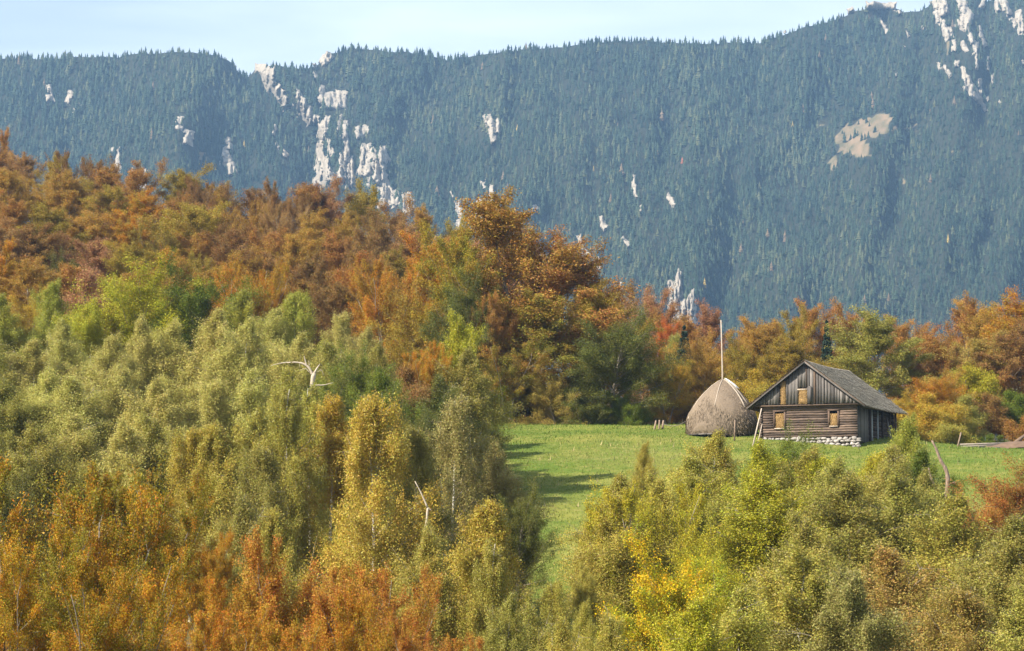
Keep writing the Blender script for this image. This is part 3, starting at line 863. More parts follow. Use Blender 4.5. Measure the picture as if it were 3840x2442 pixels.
for k in range(NLOG):
    z = LH * (k + 0.5)
    segs = [(-HWD - 0.12, HWD + 0.12)]
    for a, b, z0, z1 in WIN:
        if z + 0.06 > z0 and z - 0.06 < z1:
            segs = [s for (p, q_) in segs for s in ((p, a - 0.1), (b + 0.1, q_))if s[1] > s[0]] if any(p < a < q_ for p, q_ in segs) else segs
    out_ = []
    for p, q_ in segs:
        out_.append((p, q_))
    # tidy overlapping pieces made by the two windows
    cuts = [(a - 0.1, b + 0.1) for a, b, z0, z1 in WIN if z + 0.06 > z0 and z - 0.06 < z1]
    pos, fin = -HWD - 0.12, []
    for a, b in sorted(cuts):
        fin.append((pos, a))
        pos = b
    fin.append((pos, HWD + 0.12))
    for p, q_ in fin:
        log_piece(p, q_, 0.0, z, 0.095)
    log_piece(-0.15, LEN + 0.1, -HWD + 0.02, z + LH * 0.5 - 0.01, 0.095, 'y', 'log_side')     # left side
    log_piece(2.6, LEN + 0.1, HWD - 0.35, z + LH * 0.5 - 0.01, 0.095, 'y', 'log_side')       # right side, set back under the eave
    log_piece(-HWD - 0.1, HWD, LEN, z, 0.095)
# window frames, dark jambs and the hay behind
def hay_plug(x0, x1, z0, z1, y, parent, name='hay'):
    nx, nz = 9, 13
    Xg, Zg = np.meshgrid(np.linspace(x0, x1, nx), np.linspace(z0, z1, nz), indexing='ij')
    ed = np.clip(np.minimum(np.minimum(Xg - x0, x1 - Xg), np.minimum(Zg - z0, z1 - Zg)) / 0.1, 0, 1)
    Yg = y - 0.12 * ed - 0.13 * (fbm(Xg * 6 + 3, Zg * 4 + x0, 3) - 0.4) * ed
    ii, jj = np.meshgrid(np.arange(nx - 1), np.arange(nz - 1), indexing='ij')
    qq = np.stack([ii * nz + jj, (ii + 1) * nz + jj, (ii + 1) * nz + jj + 1, ii * nz + jj + 1], -1).reshape(-1, 4)
    o = link(name, mesh(name, np.stack([Xg, Yg, Zg], -1).reshape(-1, 3), qq, M['hay_gold']), parent)
    n_ = int(900 * (x1 - x0) * (z1 - z0) / 0.6)
    p = np.stack([rng.uniform(x0, x1, n_), y - 0.13 + rng.normal(0, 0.03, n_), rng.uniform(z0, z1, n_)], -1)
    d_ = unit(rng.normal(0, 1, (n_, 3)) * [0.6, 0.35, 1.1]) * rng.uniform(0.05, 0.14, (n_, 1))
    s_ = unit(np.cross(d_, rng.normal(0, 1, (n_, 3)))) * 0.008
    V = np.stack([p - d_, p + s_, p + d_], 1).reshape(-1, 3)
    st = link('straw', mesh('straw', V, np.arange(n_ * 3).reshape(-1, 3), M['straw_gold']), o)
    st['kind'] = 'stuff'
    return o
for a, b, z0, z1 in WIN:
    w = MB().box((a - 0.12, -0.13, z0 - 0.06), (a, 0.1, z1 + 0.08), 0.008).build('window', M['frame_wood'], barn)
    MB().box((b, -0.125, z0 - 0.06), (b + 0.12, 0.1, z1 + 0.08), 0.008).build('jamb', M['frame_wood'], w)
    MB().box((a - 0.14, -0.135, z1 + 0.082), (b + 0.14, 0.09, z1 + 0.19), 0.008).build('lintel', M['frame_wood'], w)
    MB().box((a - 0.03, -0.16, z0 - 0.1), (b + 0.03, 0.06, z0 - 0.03), 0.006).build('sill', M['pole'], w)
    hay_plug(a, b, z0 - 0.03, z1 - 0.02 - 0.1 * (a > 0), 0.06, w)
# gable
GZ, AP = 2.36, 5.42
RS = (AP - GZ) / 4.15
def gable_top(x):
    return AP - 0.12 - abs(x) * RS
LOFT, GAP = (-0.56, 0.10, 3.5), (-1.88, -1.52, 4.0)
x = -3.78
while x < 3.74:
    w = rng.uniform(0.17, 0.29)
    if not (x > GAP[0] - 0.1 and x < GAP[1] - 0.06):
        x1 = min(x + w, 3.78)
        for lim in (GAP[0], LOFT[0], LOFT[1]):
            if x < lim < x1 and lim - x > 0.04:
                x1 = lim
        z0 = GZ + rng.uniform(-0.05, 0.03)
        if x >= LOFT[0] - 0.02 and x1 <= LOFT[1] + 0.02:
            z0 = LOFT[2] + rng.uniform(0, 0.04)
        za, zb_ = gable_top(x + 0.008), gable_top(x1 - 0.008)
        if min(za, zb_) > z0 + 0.08:
            y = -0.36 + rng.uniform(-0.022, 0.022)
            poly = [(x + 0.008, z0), (x1 - 0.008, z0 + rng.uniform(-0.02, 0.02)), (x1 - 0.008, zb_), (x + 0.008, za)]
            if x < 0 < x1:
                poly = poly[:3] + [(0, gable_top(0))] + poly[3:]
            MB().prism(poly, y, y + 0.03).build('plank', M['weathered'] if rng.random() > 0.12 else M['weathered_brown'], barn)
        x = x1
    else:
        x = GAP[1]
MB().box((0.0, -0.42, 3.55), (0.07, -0.385, 5.15), 0.004).build('batten', M['weathered_brown'], barn)
for bx in (-3.1, -1.42, 1.3, 2.05, 2.75, -0.62):
    MB().box((bx, -0.42, GZ), (bx + 0.045, -0.385, gable_top(bx + 0.1) - 0.15), 0.006).build('batten', M['weathered'], barn)
loft = MB().box((0.10, -0.44, GZ + 0.02), (0.18, -0.34, 3.52), 0.008).build('loft_door_frame', M['weathered'], barn)
MB().box((-0.62, -0.46, 3.34), (0.09, -0.41, 3.42), 0.01).build('crossbar', M['pole'], loft)
MB().box((0.19, -0.5, GZ + 0.03), (0.42, -0.43, 3.6), 0.02).build('shutter', M['weathered'], loft)
hay_plug(LOFT[0] + 0.02, LOFT[1] - 0.005, GZ + 0.02, 3.42, -0.30, loft)
hay_plug(GAP[0], GAP[1], GZ, GAP[2], -0.30, barn)
# dark space behind the gable: floor of the loft and inner wall
MB().box((-3.8, -0.40, GZ - 0.13), (3.8, LEN + 0.1, GZ - 0.055), 0.0).build('loft_floor', M['weathered_brown'], barn)
for yb in np.linspace(0.9, LEN - 0.3, 8):
    MB().box((-4.0, yb - 0.07, GZ - 0.3), (4.0, yb + 0.07, GZ - 0.135), 0.008).build('joist', M['log_side'], barn)
MB().prism([(-3.6, GZ), (3.6, GZ), (0, AP - 0.25)], LEN - 0.05, LEN).build('back_gable', M['weathered'], barn)
# right side: corner boarding, eave beams, posts and wide boards
y = 0.12
while y < 2.6:
    w = rng.uniform(0.16, 0.26)
    MB().box((HWD + 0.02 + rng.uniform(-0.02, 0.02), y, -0.35), (HWD + 0.055, y + w - 0.02, GZ - 0.15), 0.004).build('plank', M['weathered'], barn)
    y += w
for zz, xx in ((GZ - 0.05, 3.78), (GZ - 0.24, 3.74)):
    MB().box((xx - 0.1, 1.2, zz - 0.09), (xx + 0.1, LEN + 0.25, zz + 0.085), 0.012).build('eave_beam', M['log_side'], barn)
for yy, ww, mm in ((3.1, 0.34, 'pale_board'), (4.5, 0.30, 'pale_board')):
    MB().box((HWD + 0.12, yy, -0.5), (HWD + 0.16, yy + ww, GZ - 0.35), 0.012).build('board', M[mm], barn)
for yy in (2.75, 5.6, 7.4, 8.8):
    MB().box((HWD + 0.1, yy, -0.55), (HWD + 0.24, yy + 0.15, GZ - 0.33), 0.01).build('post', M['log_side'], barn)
MB().tube(np.array([[HWD + 0.75, 6.0, -0.6], [HWD + 0.5, 6.2, 0.7], [HWD + 0.26, 6.4, 1.6]]), [0.09, 0.08, 0.06], 7).build('brace', M['weathered'], barn, True)
# foundation stones
for k in range(4):
    x = -3.4 + 0.15 * k
    while x < HWD + 0.1:
        gx_, gy_ = b_world(x, -0.15)
        dep = float(bp[2] - zt(gx_, gy_))
        w = rng.uniform(0.2, 0.5)
        zc = -0.1 - 0.2 * k + rng.uniform(-0.06, 0.03)
        if -zc < dep + 0.08:
            th, ph = np.meshgrid(np.linspace(0, math.pi, 6), np.arange(8) * math.pi / 4, indexing='ij')
            sp = np.stack([np.sin(th) * np.cos(ph), np.sin(th) * np.sin(ph), np.cos(th)], -1).reshape(-1, 3)
            sp *= (1 + 0.55 * (rng.random((len(sp), 1)) - 0.5))
            sp = sp * [w * 0.53, 0.17, 0.13 * rng.uniform(0.55, 1.25)] + [x + w / 2, -0.05 - 0.05 * k + rng.uniform(-0.03, 0.03), zc + rng.uniform(-0.02, 0.02)]
            ii, jj = np.meshgrid(np.arange(5), np.arange(8), indexing='ij')
            qq = np.stack([ii * 8 + jj, (ii + 1) * 8 + jj, (ii + 1) * 8 + (jj + 1) % 8, ii * 8 + (jj + 1) % 8], -1).reshape(-1, 4)
            link('foundation_stone', mesh('foundation_stone', sp, qq, M['stone']), barn)
        x += w * 0.94
MB().box((-HWD, 0.12, -0.9), (HWD - 0.1, LEN, 0.02)).build('foundation', M['earth'], barn)
# roof: two decks, rafters at the verge, shingles
YF, YB, XE = -0.72, LEN + 0.35, 4.42
def sag(x, y):
    return -0.10 * np.sin(np.clip((y + 0.7) / 10, 0, 1) * math.pi) * 1.0 - 0.02 * (y + 0.7)
roof = None
for sgn in (-1, 1):
    n1, n2_ = 8, 12
    s_, y_ = np.meshgrid(np.linspace(0, XE, n1), np.linspace(YF, YB, n2_), indexing='ij')
    top = np.stack([sgn * s_, y_, AP - s_ * RS + sag(s_, y_)], -1)
    bot = top - [0, 0, 0.06]
    ii, jj = np.meshgrid(np.arange(n1 - 1), np.arange(n2_ - 1), indexing='ij')
    qa = np.stack([ii * n2_ + jj, (ii + 1) * n2_ + jj, (ii + 1) * n2_ + jj + 1, ii * n2_ + jj + 1], -1).reshape(-1, 4)
    m_ = n1 * n2_
    rim = []
    bd = [(a, 0) for a in range(n1)] + [(n1 - 1, b) for b in range(1, n2_)] + [(a, n2_ - 1) for a in range(n1 - 2, -1, -1)] + [(0, b) for b in range(n2_ - 2, 0, -1)]
    ids = [a * n2_ + b for a, b in bd]
    for k in range(len(ids)):
        rim.append([ids[k], ids[(k + 1) % len(ids)], ids[(k + 1) % len(ids)] + m_, ids[k] + m_])
    me = mesh('roof', np.concatenate([top.reshape(-1, 3), bot.reshape(-1, 3)]), np.concatenate([qa, qa[:, ::-1] + m_, np.array(rim)]), M['weathered_brown'])
    rf = link('roof', me, barn)
    # shingles, laid in overlapping courses
    V, nn = [], 0
    course = np.arange(0.0, XE + 0.1, 0.185)
    for c_ in course[::-1]:
        y = YF - 0.05
        while y < YB:
            w = rng.uniform(0.09, 0.17)
            s0, s1 = max(c_ - 0.30, 0.0) , c_ + rng.uniform(-0.03, 0.045) + 0.05
            ym = np.array([y + 0.006, y + w - 0.006])
            zz = lambda s: AP - s * RS + sag(s, ym)
            l0, l1 = 0.012, 0.06 + rng.uniform(-0.025, 0.05)
            if c_ < 0.05:
                s0, s1, l0 = 0.0, 0.24, 0.05
            V.append(np.array([[sgn * s0, ym[0], zz(s0)[0] + l0], [sgn * s0, ym[1], zz(s0)[1] + l0], [sgn * s1, ym[1], zz(s1)[1] + l1], [sgn * s1, ym[0], zz(s1)[0] + l1],
                               [sgn * s1, ym[1], zz(s1)[1] + l1 - 0.03], [sgn * s1, ym[0], zz(s1)[0] + l1 - 0.03]]))
            y += w
    V = np.array(V)
    if True:
        base = (np.arange(len(V)) * 6)[:, None]
        sh = link('shingles', mesh('shingles', V.reshape(-1, 3), np.concatenate([base + [0, 1, 2, 3], base + [3, 2, 4, 5]]), M['shingle']), rf)
        sh['kind'] = 'stuff'
    # verge board and rafter under the front edge
    for yv, dz in ((YF + 0.02, -0.065), (-0.2, -0.065)):
        ss = np.linspace(0.02, XE - 0.05, 5)
        v0 = np.stack([sgn * ss, 0 * ss + yv, AP - ss * RS + sag(ss, yv) + dz], -1)
        hv = np.concatenate([v0, v0 + [0, 0.06, 0], v0 - [0, 0, 0.12], v0 + [0, 0.06, -0.12]])
        fq = []
        for k in range(4):
            a, b, c2_, d2_ = k, k + 5, k + 10, k + 15
            fq += [[a, a + 1, b + 1, b], [c2_, d2_, d2_ + 1, c2_ + 1], [a, c2_, c2_ + 1, a + 1], [b, b + 1, d2_ + 1, d2_]]
        fq += [[0, 5, 15, 10], [4, 14, 19, 9]]
        link('rafter', mesh('rafter', hv, np.array(fq), M['weathered']), rf)

# ------------------------------------------------------------------ haystack
hp = P(2706, 1612, 176.0)
HZ = float(zt(hp[0], hp[1])) - 0.05
stack = tag(empty('haystack', (hp[0], hp[1], HZ)), 'large domed grey-brown haystack built around a tall pole', 'haystack')
pr = np.array([(2.4, 0.0), (2.53, 0.3), (2.58, 0.75), (2.52, 1.25), (2.33, 1.75), (2.04, 2.25), (1.66, 2.75), (1.24, 3.22), (0.79, 3.62), (0.4, 3.9), (0.12, 4.05), (0.02, 4.08)])
ti_ = np.linspace(0, 1, 40)
pk = np.linspace(0, 1, len(pr))
rr_, zz_ = np.interp(ti_, pk, pr[:, 0]), np.interp(ti_, pk, pr[:, 1])
na = 64
A_, Tm = np.meshgrid(np.arange(na) * 2 * math.pi / na, np.arange(40), indexing='xy')
lump = 1 + 0.16 * (fbm(np.cos(A_) * 2 + 5 + zz_[Tm] * 0.6, np.sin(A_) * 2 + 5 + zz_[Tm] * 0.9, 3) - 0.5) + 0.05 * (fbm(A_ * 6, zz_[Tm] * 1.2, 2) - 0.5)
RR = rr_[Tm] * lump
hv = np.stack([np.cos(A_) * RR + 0.12 * (zz_[Tm] / 4), np.sin(A_) * RR, zz_[Tm]], -1)
ii, jj = np.meshgrid(np.arange(39), np.arange(na), indexing='ij')
qq = np.stack([ii * na + jj, ii * na + (jj + 1) % na, (ii + 1) * na + (jj + 1) % na, (ii + 1) * na + jj], -1).reshape(-1, 4)
link('hay', mesh('hay', hv.reshape(-1, 3), qq, M['hay'], smooth=True), stack)
ns_ = 16000
a_, t_ = rng.uniform(0, 6.283, ns_), rng.random(ns_) ** 0.8 * 0.93
r_, z_ = np.interp(t_, pk, pr[:, 0]), np.interp(t_, pk, pr[:, 1])
p = np.stack([np.cos(a_) * r_ + 0.12 * z_ / 4, np.sin(a_) * r_, z_], -1)
o_ = np.stack([np.cos(a_), np.sin(a_), 0 * a_ + 0.35], -1)
tdn = np.stack([-np.sin(a_) * rng.normal(0, 0.35, ns_), np.cos(a_) * rng.normal(0, 0.35, ns_), -np.ones(ns_)], -1) + o_ * 0.2 * (r_ / 2.5)[:, None]
dd_ = unit(tdn) * rng.uniform(0.12, 0.34, (ns_, 1))
sd = unit(np.cross(dd_, o_)) * 0.013
p0 = p + o_ * rng.uniform(0.0, 0.05, (ns_, 1))
V = np.stack([p0, p0 + dd_ * 0.5 + sd, p0 + dd_ + o_ * rng.uniform(-0.02, 0.06, (ns_, 1))], 1).reshape(-1, 3)
st = link('straw', mesh('straw', V, np.arange(ns_ * 3).reshape(-1, 3), M['straw']), stack)
st['kind'] = 'stuff'
MB().tube(np.array([[0.03, 0, 2.5], [0.03, 0, 4.6], [0.0, 0, 6.4], [-0.05, 0, 8.45]]) + [0.06, 0, 0], [0.06, 0.053, 0.046, 0.034], 8).build('pole', M['pole'], stack, True)
def on_stack(ang, t):
    r0, z0 = np.interp(t, pk, pr[:, 0]), np.interp(t, pk, pr[:, 1])
    return np.array([math.cos(ang) * (r0 + 0.06) + 0.12 * z0 / 4, math.sin(ang) * (r0 + 0.06), z0])
for ang, t0, t1, rad_ in ((-1.95, 0.93, 0.42, 0.026), (-0.85, 0.98, 0.4, 0.055), (-0.62, 0.95, 0.45, 0.045), (-2.9, 0.95, 0.05, 0.03)):
    tt_ = np.linspace(t0, t1, 9)
    MB().tube(np.array([on_stack(ang + 0.04 * math.sin(3 * q_) * (rad_ < 0.03), q_) for q_ in tt_]), rad_, 6).build('withy', M['plank_pale'] if rad_ > 0.04 else M['pole'], stack, True)
# pale sheet folded over the shoulder of the stack
sa, stt = np.meshgrid(np.linspace(-0.75, -0.1, 8), np.linspace(0.97, 0.66, 10), indexing='ij')
sp = np.array([[on_stack(sa[i_, j_], stt[i_, j_]) + np.array([0.03, -0.02, 0.04 + 0.09 * rng.random()]) for j_ in range(10)] for i_ in range(8)])
ii, jj = np.meshgrid(np.arange(7), np.arange(9), indexing='ij')
qq = np.stack([ii * 10 + jj, (ii + 1) * 10 + jj, (ii + 1) * 10 + jj + 1, ii * 10 + jj + 1], -1).reshape(-1, 4)
msh = mesh('cover_sheet', sp.reshape(-1, 3), qq, M['sheet'], smooth=True)
cs = link('cover_sheet', msh, stack)
sm = cs.modifiers.new('thickness', 'SOLIDIFY')
sm.thickness = 0.02
for k in range(4):
    an = -2.85 + k * 0.3
    q0 = on_stack(an, 0.0)
    MB().tube(np.array([[q0[0] - 0.36 * math.sin(an) * -1, q0[1] - 0.3 * math.cos(an) - 0.1, 0.02], [q0[0] + 0.36 * math.sin(an) * -1 * -1 * -1, q0[1] + 0.3 * math.cos(an) - 0.1, 0.03]]), 0.05, 6).build('ground_pole', M['weathered'], stack, True)

# ------------------------------------------------------------------ small wooden things
def ground_pt(u, d):
    x = (u - CU) / F * d
    return np.array([x, d, float(zt(x, d))])
def stick(name, u0, v0, u1, v1, d, rad, mat, label, cat, dy=0.0, group=None, bend=0.0):
    a, b = P(u0, v0, d), P(u1, v1, d + dy)
    a[2] = min(a[2], float(zt(a[0], a[1])) - 0.02) if b[2] > a[2] else a[2]
    m_ = (a + b) / 2 + np.array([bend, 0, 0])
    o = MB().tube(np.array([a - a, m_ - a, b - a]), [rad * 1.1, rad, rad * 0.8], 7).build(name, M[mat], None, True)
    o.location = a
    return tag(o, label, cat, group)
stick('leaning_pole', 2822, 1632, 2856, 1532, 168.2, 0.05, 'pole', 'pale pole leaning against the log barn, beside the haystack', 'pole', 0.9)
stick('leaning_pole', 2838, 1634, 2858, 1590, 168.0, 0.03, 'pole', 'short thin stick leaning at the barn corner next to the longer pale pole', 'pole', 0.7)
FG = 'rough fence posts by the haystack'
stick('fence_post', 2452, 1626, 2460, 1577, 180.0, 0.075, 'snag_wood', 'leaning fence post closest to the wood, left of the haystack', 'fence post', 0, FG)
stick('fence_post', 2471, 1628, 2473, 1575, 180.0, 0.07, 'snag_wood', 'upright fence post, middle one of three left of the haystack', 'fence post', 0, FG)
stick('fence_post', 2482, 1624, 2488, 1576, 180.4, 0.085, 'snag_wood', 'thick fence post closest to the haystack, of three together', 'fence post', 0, FG)
stick('fence_post', 2754, 1628, 2756, 1575, 170.5, 0.05, 'snag_wood', 'single grey stake with dry twigs before the haystack', 'fence post')
stick('fence_post', 3588, 1690, 3604, 1622, 173.0, 0.06, 'snag_wood', 'leaning brown stake at the end of the plank pile', 'fence post')
a, b = P(2488, 1590, 180), P(2572, 1580, 178)
wr = MB().tube(np.array([(a * (1 - t) + b * t) - a - np.array([0, 0, 0.25 * math.sin(t * math.pi)]) for t in np.linspace(0, 1, 7)]), 0.022, 4).build('fence_wire', M['wire'], None, True)
wr.location = a
tag(wr, 'sagging wire strung from the fence posts to the haystack', 'wire')
# planks lying at the edge of the garden
PG = 'pale planks stacked on the meadow edge'
PL = ['long pale plank on top of the lying pile', 'grey plank in the middle of the lying pile', 'short pale plank at the front of the lying pile', 'thin plank at the back of the lying pile', 'lowest plank of the lying pile beside the stake']
for k, (ua, va, ub, vb, d) in enumerate(((3600, 1668, 3800, 1662, 175.0), (3590, 1677, 3740, 1670, 174.3), (3640, 1688, 3750, 1680, 172.6), (3440, 1676, 3610, 1674, 175.6), (3586, 1684, 3690, 1680, 173.5))):
    a, b = P(ua, va, d), P(ub, vb, d + 0.6)
    L_ = b - a
    o = MB().tube(np.array([[0, 0, 0], L_ / 2, L_]), 0.075, 4).build('plank', M['plank_pale'])
    o.location = a
    tag(o, PL[k], 'plank', PG)
stick('sloping_beam', 3782, 1660, 3845, 1632, 176, 0.14, 'weathered_brown', 'thick brown beam propped slantwise over the earth heap', 'beam')
wp = P(3682, 1690, 172.0)
wheel = tag(empty('cart_wheel', wp), 'small dark wheel lying by the plank pile', 'wheel')
an = np.linspace(0, 2 * math.pi, 17)
MB().tube(np.stack([0.28 * np.cos(an), 0.06 * np.sin(an), 0.28 * np.sin(an)], -1), 0.07, 6, False).build('tyre', M['rubber'], wheel, True)
MB().tube(np.array([[0, -0.09, 0], [0, 0.09, 0]]), 0.09, 8).build('hub', M['wire'], wheel, True)
# earth heap
ep = ground_pt(3850, 174.5)
th, ph = np.meshgrid(np.linspace(0, 1, 14), np.arange(40) * 2 * math.pi / 40, indexing='ij')
ex, ey = th * np.cos(ph) * 3.4, th * np.sin(ph) * 2.0
ez = 0.55 * (1 - th ** 2) - 0.12 + 0.25 * (fbm(ex * 1.3 + 9, ey * 1.3, 3) - 0.5)
ii, jj = np.meshgrid(np.arange(13), np.arange(40), indexing='ij')
qq = np.stack([ii * 40 + jj, (ii + 1) * 40 + jj, (ii + 1) * 40 + (jj + 1) % 40, ii * 40 + (jj + 1) % 40], -1).reshape(-1, 4)
hp_ = link('earth_heap', mesh('earth_heap', np.stack([ex, ey, ez], -1).reshape(-1, 3), qq, M['earth'], smooth=True), None, ep)
tag(hp_, 'low bare brown earth heap at the edge of the meadow', 'earth')

# ------------------------------------------------------------------ dead wood
def limbs(name, label, cat, d, parts, mat, base_uv):
    b0 = P(base_uv[0], base_uv[1], d)
    b0[2] = float(zt(b0[0], d)) - 0.1
    root = tag(empty(name, b0), label, cat)
    for pn, pts_, r0, r1 in parts:
        w = np.array([P(u_, v_, d + (dy_ if len(q_) > 2 else 0)) for q_ in pts_ for (u_, v_, dy_) in [(*q_, 0)[:3]]]) - b0
        if pn == 'trunk':
            w = np.concatenate([[[w[0, 0] + 0.05, w[0, 1], 0.0]], w])
        k = len(w)
        t = np.linspace(0, 1, k)
        tf = np.linspace(0, 1, 3 * k)
        wf = np.stack([np.interp(tf, t, w[:, q_]) for q_ in range(3)], -1)
        if k > 2:
            wf[1:-1] = (wf[:-2] + wf[1:-1] + wf[2:]) / 3
        MB().tube(wf, np.linspace(r0, r1, 3 * k) * (1 + 0.12 * np.sin(np.arange(3 * k) * 2.1)), 7).build(pn, M[mat], root, True)
    return root
limbs('dead_tree', 'bleached dead birch with a broken crown and one long limb bent over left', 'dead tree', 139.0, [
    ('trunk', [(1165, 1700), (1160, 1560), (1170, 1440), (1178, 1400)], 0.16, 0.13),
    ('limb', [(1174, 1410), (1160, 1378), (1135, 1362), (1100, 1358), (1050, 1362), (1015, 1372)], 0.085, 0.012),
    ('limb', [(1178, 1402), (1190, 1380), (1200, 1366)], 0.08, 0.02), ('limb', [(1150, 1372), (1144, 1350), (1141, 1335)], 0.05, 0.012),
    ('limb', [(1180, 1445), (1215, 1445), (1250, 1435)], 0.05, 0.015), ('limb', [(1162, 1398), (1145, 1380), (1125, 1390)], 0.03, 0.01), ('limb', [(1186, 1398), (1206, 1385), (1214, 1410)], 0.02, 0.008),
    ('limb', [(1160, 1372), (1158, 1352)], 0.03, 0.01)], 'dead_wood', (1165, 1760))
limbs('dead_tree', 'bare crooked brown snag standing above the thicket on the meadow', 'dead tree', 112.0, [
    ('trunk', [(3550, 1850), (3556, 1790), (3545, 1755), (3525, 1725), (3510, 1680), (3494, 1652)], 0.13, 0.045),
    ('limb', [(3552, 1830), (3566, 1812), (3582, 1808)], 0.06, 0.02)], 'snag_wood', (3548, 1900))
limbs('dead_tree', 'short bare brown stump stem beside the taller crooked snag', 'dead tree', 112.5, [('trunk', [(3508, 1830), (3490, 1790), (3482, 1755)], 0.09, 0.03)], 'snag_wood', (3512, 1880))
limbs('dead_tree', 'slender leaning white birch stem with a snapped top before the grey olive birch', 'dead tree', 100.0, [
    ('trunk', [(1582, 2060), (1600, 1960), (1604, 1905)], 0.06, 0.045), ('limb', [(1604, 1905), (1580, 1850), (1556, 1805)], 0.04, 0.018), ('limb', [(1604, 1905), (1618, 1915)], 0.04, 0.02)], 'dead_wood', (1580, 2120))

# ------------------------------------------------------------------ trees
# beech wood on the left hillside
TOPL = np.array([(-250, 500), (0, 535), (110, 560), (240, 590), (350, 600), (450, 655), (560, 625), (700, 660), (830, 690), (950, 675), (1080, 695), (1180, 715), (1300, 695), (1400, 735), (1500, 780), (1600, 805), (1700, 830), (1900, 905), (2100, 985), (2300, 1090), (2420, 1120)], float)
rowname = ['in the top row of the hillside wood', 'in the second row of the hillside wood', 'in the middle row of the hillside wood', 'in the fourth row of the hillside wood', 'in the lowest row of the hillside wood']
cw = ['rust', 'brown', 'rust gold', 'tan', 'olive gold', 'orange', 'rust', 'pink brown', 'rust gold', 'brown', 'rust']
for k, (d0, dv, u0, u1, st_) in enumerate(((345, 0, -230, 2330, 112), (308, 95, -200, 2000, 122), (272, 195, -220, 1850, 130), (245, 300, -200, 1700, 140), (222, 400, -210, 1560, 150))):
    ent = []
    u = u0
    while u < u1:
        uj = u + pyr.uniform(-25, 25)
        dd = d0 - (uj / 2300) * (45 - 8 * k) + pyr.uniform(-8, 8)
        vt = float(np.interp(uj, TOPL[:, 0], TOPL[:, 1])) + dv * (1 - 0.12 * uj / 1000) + pyr.uniform(-22, 26)
        ent.append(('beech' if pyr.random() < 0.85 else 'erect', uj, vt, dd, pyr.uniform(165, 235) * (1 + 0.06 * k), pyr.choice(cw)))
        u += st_ * pyr.uniform(0.85, 1.15)
    plant_row(ent, rowname[k], 'beeches of the hillside wood')
plant('beech', 700, 760, 262, 300, 'olive gold', 'olive gold spreading beech with bare trunks, in the hillside wood')
plant('beech', 420, 690, 300, 200, 'olive gold', 'dull yellow-green beech high in the hillside wood, beside a pale forked trunk')
plant('round', 260, 960, 225, 170, 'dark green', 'small dark green tree at the foot of the hillside wood')
plant('erect', 940, 980, 205, 260, 'orange', 'orange bushy tree above the pale birches, at the wood edge')
plant('erect', 1440, 985, 200, 270, 'orange', 'bright orange tree below the rust beeches, between birch tops')
plant('shrub', 1320, 955, 214, 150, 'red brown', 'reddish brown young tree beside the bright orange tree')
plant('round', 110, 1090, 196, 200, 'golden', 'golden orange bush behind the birches at the edge of the picture')
plant('shrub', 330, 1030, 205, 230, 'pink brown', 'pinkish brown scrub behind the yellow green crown')
# tall group at the back of the meadow
plant('beech', 1920, 745, 197, 560, 'rust gold', 'tallest rust brown beech at the back of the meadow')
plant('beech', 2110, 890, 198, 480, 'rust', 'broad brown beech right of the tallest rust beech')
plant('beech', 2000, 1120, 191, 440, 'rust green', 'lower brown beech in front, with a dark trunk, at the meadow edge')
plant('beech', 2250, 1075, 193, 330, 'olive gold', 'beech with a yellow-green top beside the dark green maple')
plant('round', 2290, 1180, 187, 340, 'dark green', 'dark green round maple at the back edge of the meadow')
plant('round', 2180, 1420, 186, 260, 'dark green', 'low dark green leafy tree at the foot of the green maple')
plant('round', 2350, 1450, 186.5, 210, 'green', 'small green tree at the meadow edge near the fence posts')
plant('beech', 1710, 855, 193, 270, 'moss', 'yellow green beech left of the tallest rust beech')
plant('round', 1730, 1040, 190, 240, 'dark green', 'green leafy tree below the yellow green beech')
plant('birch', 1690, 1400, 162, 230, 'olive', 'olive birch behind the yellow green topped birch, at the meadow corner')
plant('birch', 1735, 1380, 167, 210, 'olive', 'small olive birch shading the back of the meadow, at the wood edge')
plant('round', 1760, 1480, 154, 240, 'dark green', 'dark green tree shading the left side of the meadow')
plant('beech', 1640, 900, 206, 260, 'orange', 'orange beech left of the yellow green one')
plant('round', 1600, 1120, 196, 300, 'olive gold', 'olive gold tree with orange patches above the tall birch')
plant('erect', 1840, 1120, 190, 220, 'rust', 'rust brown tree under the yellow green beech')
plant('erect', 1900, 1300, 188, 300, 'rust green', 'low brown tree beside the tall olive birch at the meadow edge')
plant('round', 2080, 1400, 186.5, 230, 'brown olive', 'low brownish olive tree under the brown beech')
for k, (u, v, w, c_) in enumerate(((1900, 1500, 200, 'brown'), (2010, 1530, 190, 'rust green'), (2110, 1520, 180, 'brown olive'), (2215, 1540, 190, 'dark green'), (2320, 1535, 180, 'dark green'), (2415, 1510, 180, 'brown olive'), (2590, 1490, 170, 'rust gold'))):
    plant('shrub', u, v, 193 + (k % 3) * 2.0, w, c_, f'low {c_} shrub along the back edge of the meadow, {ordn(k)} from the left', 'shrubs along the back edge of the meadow')
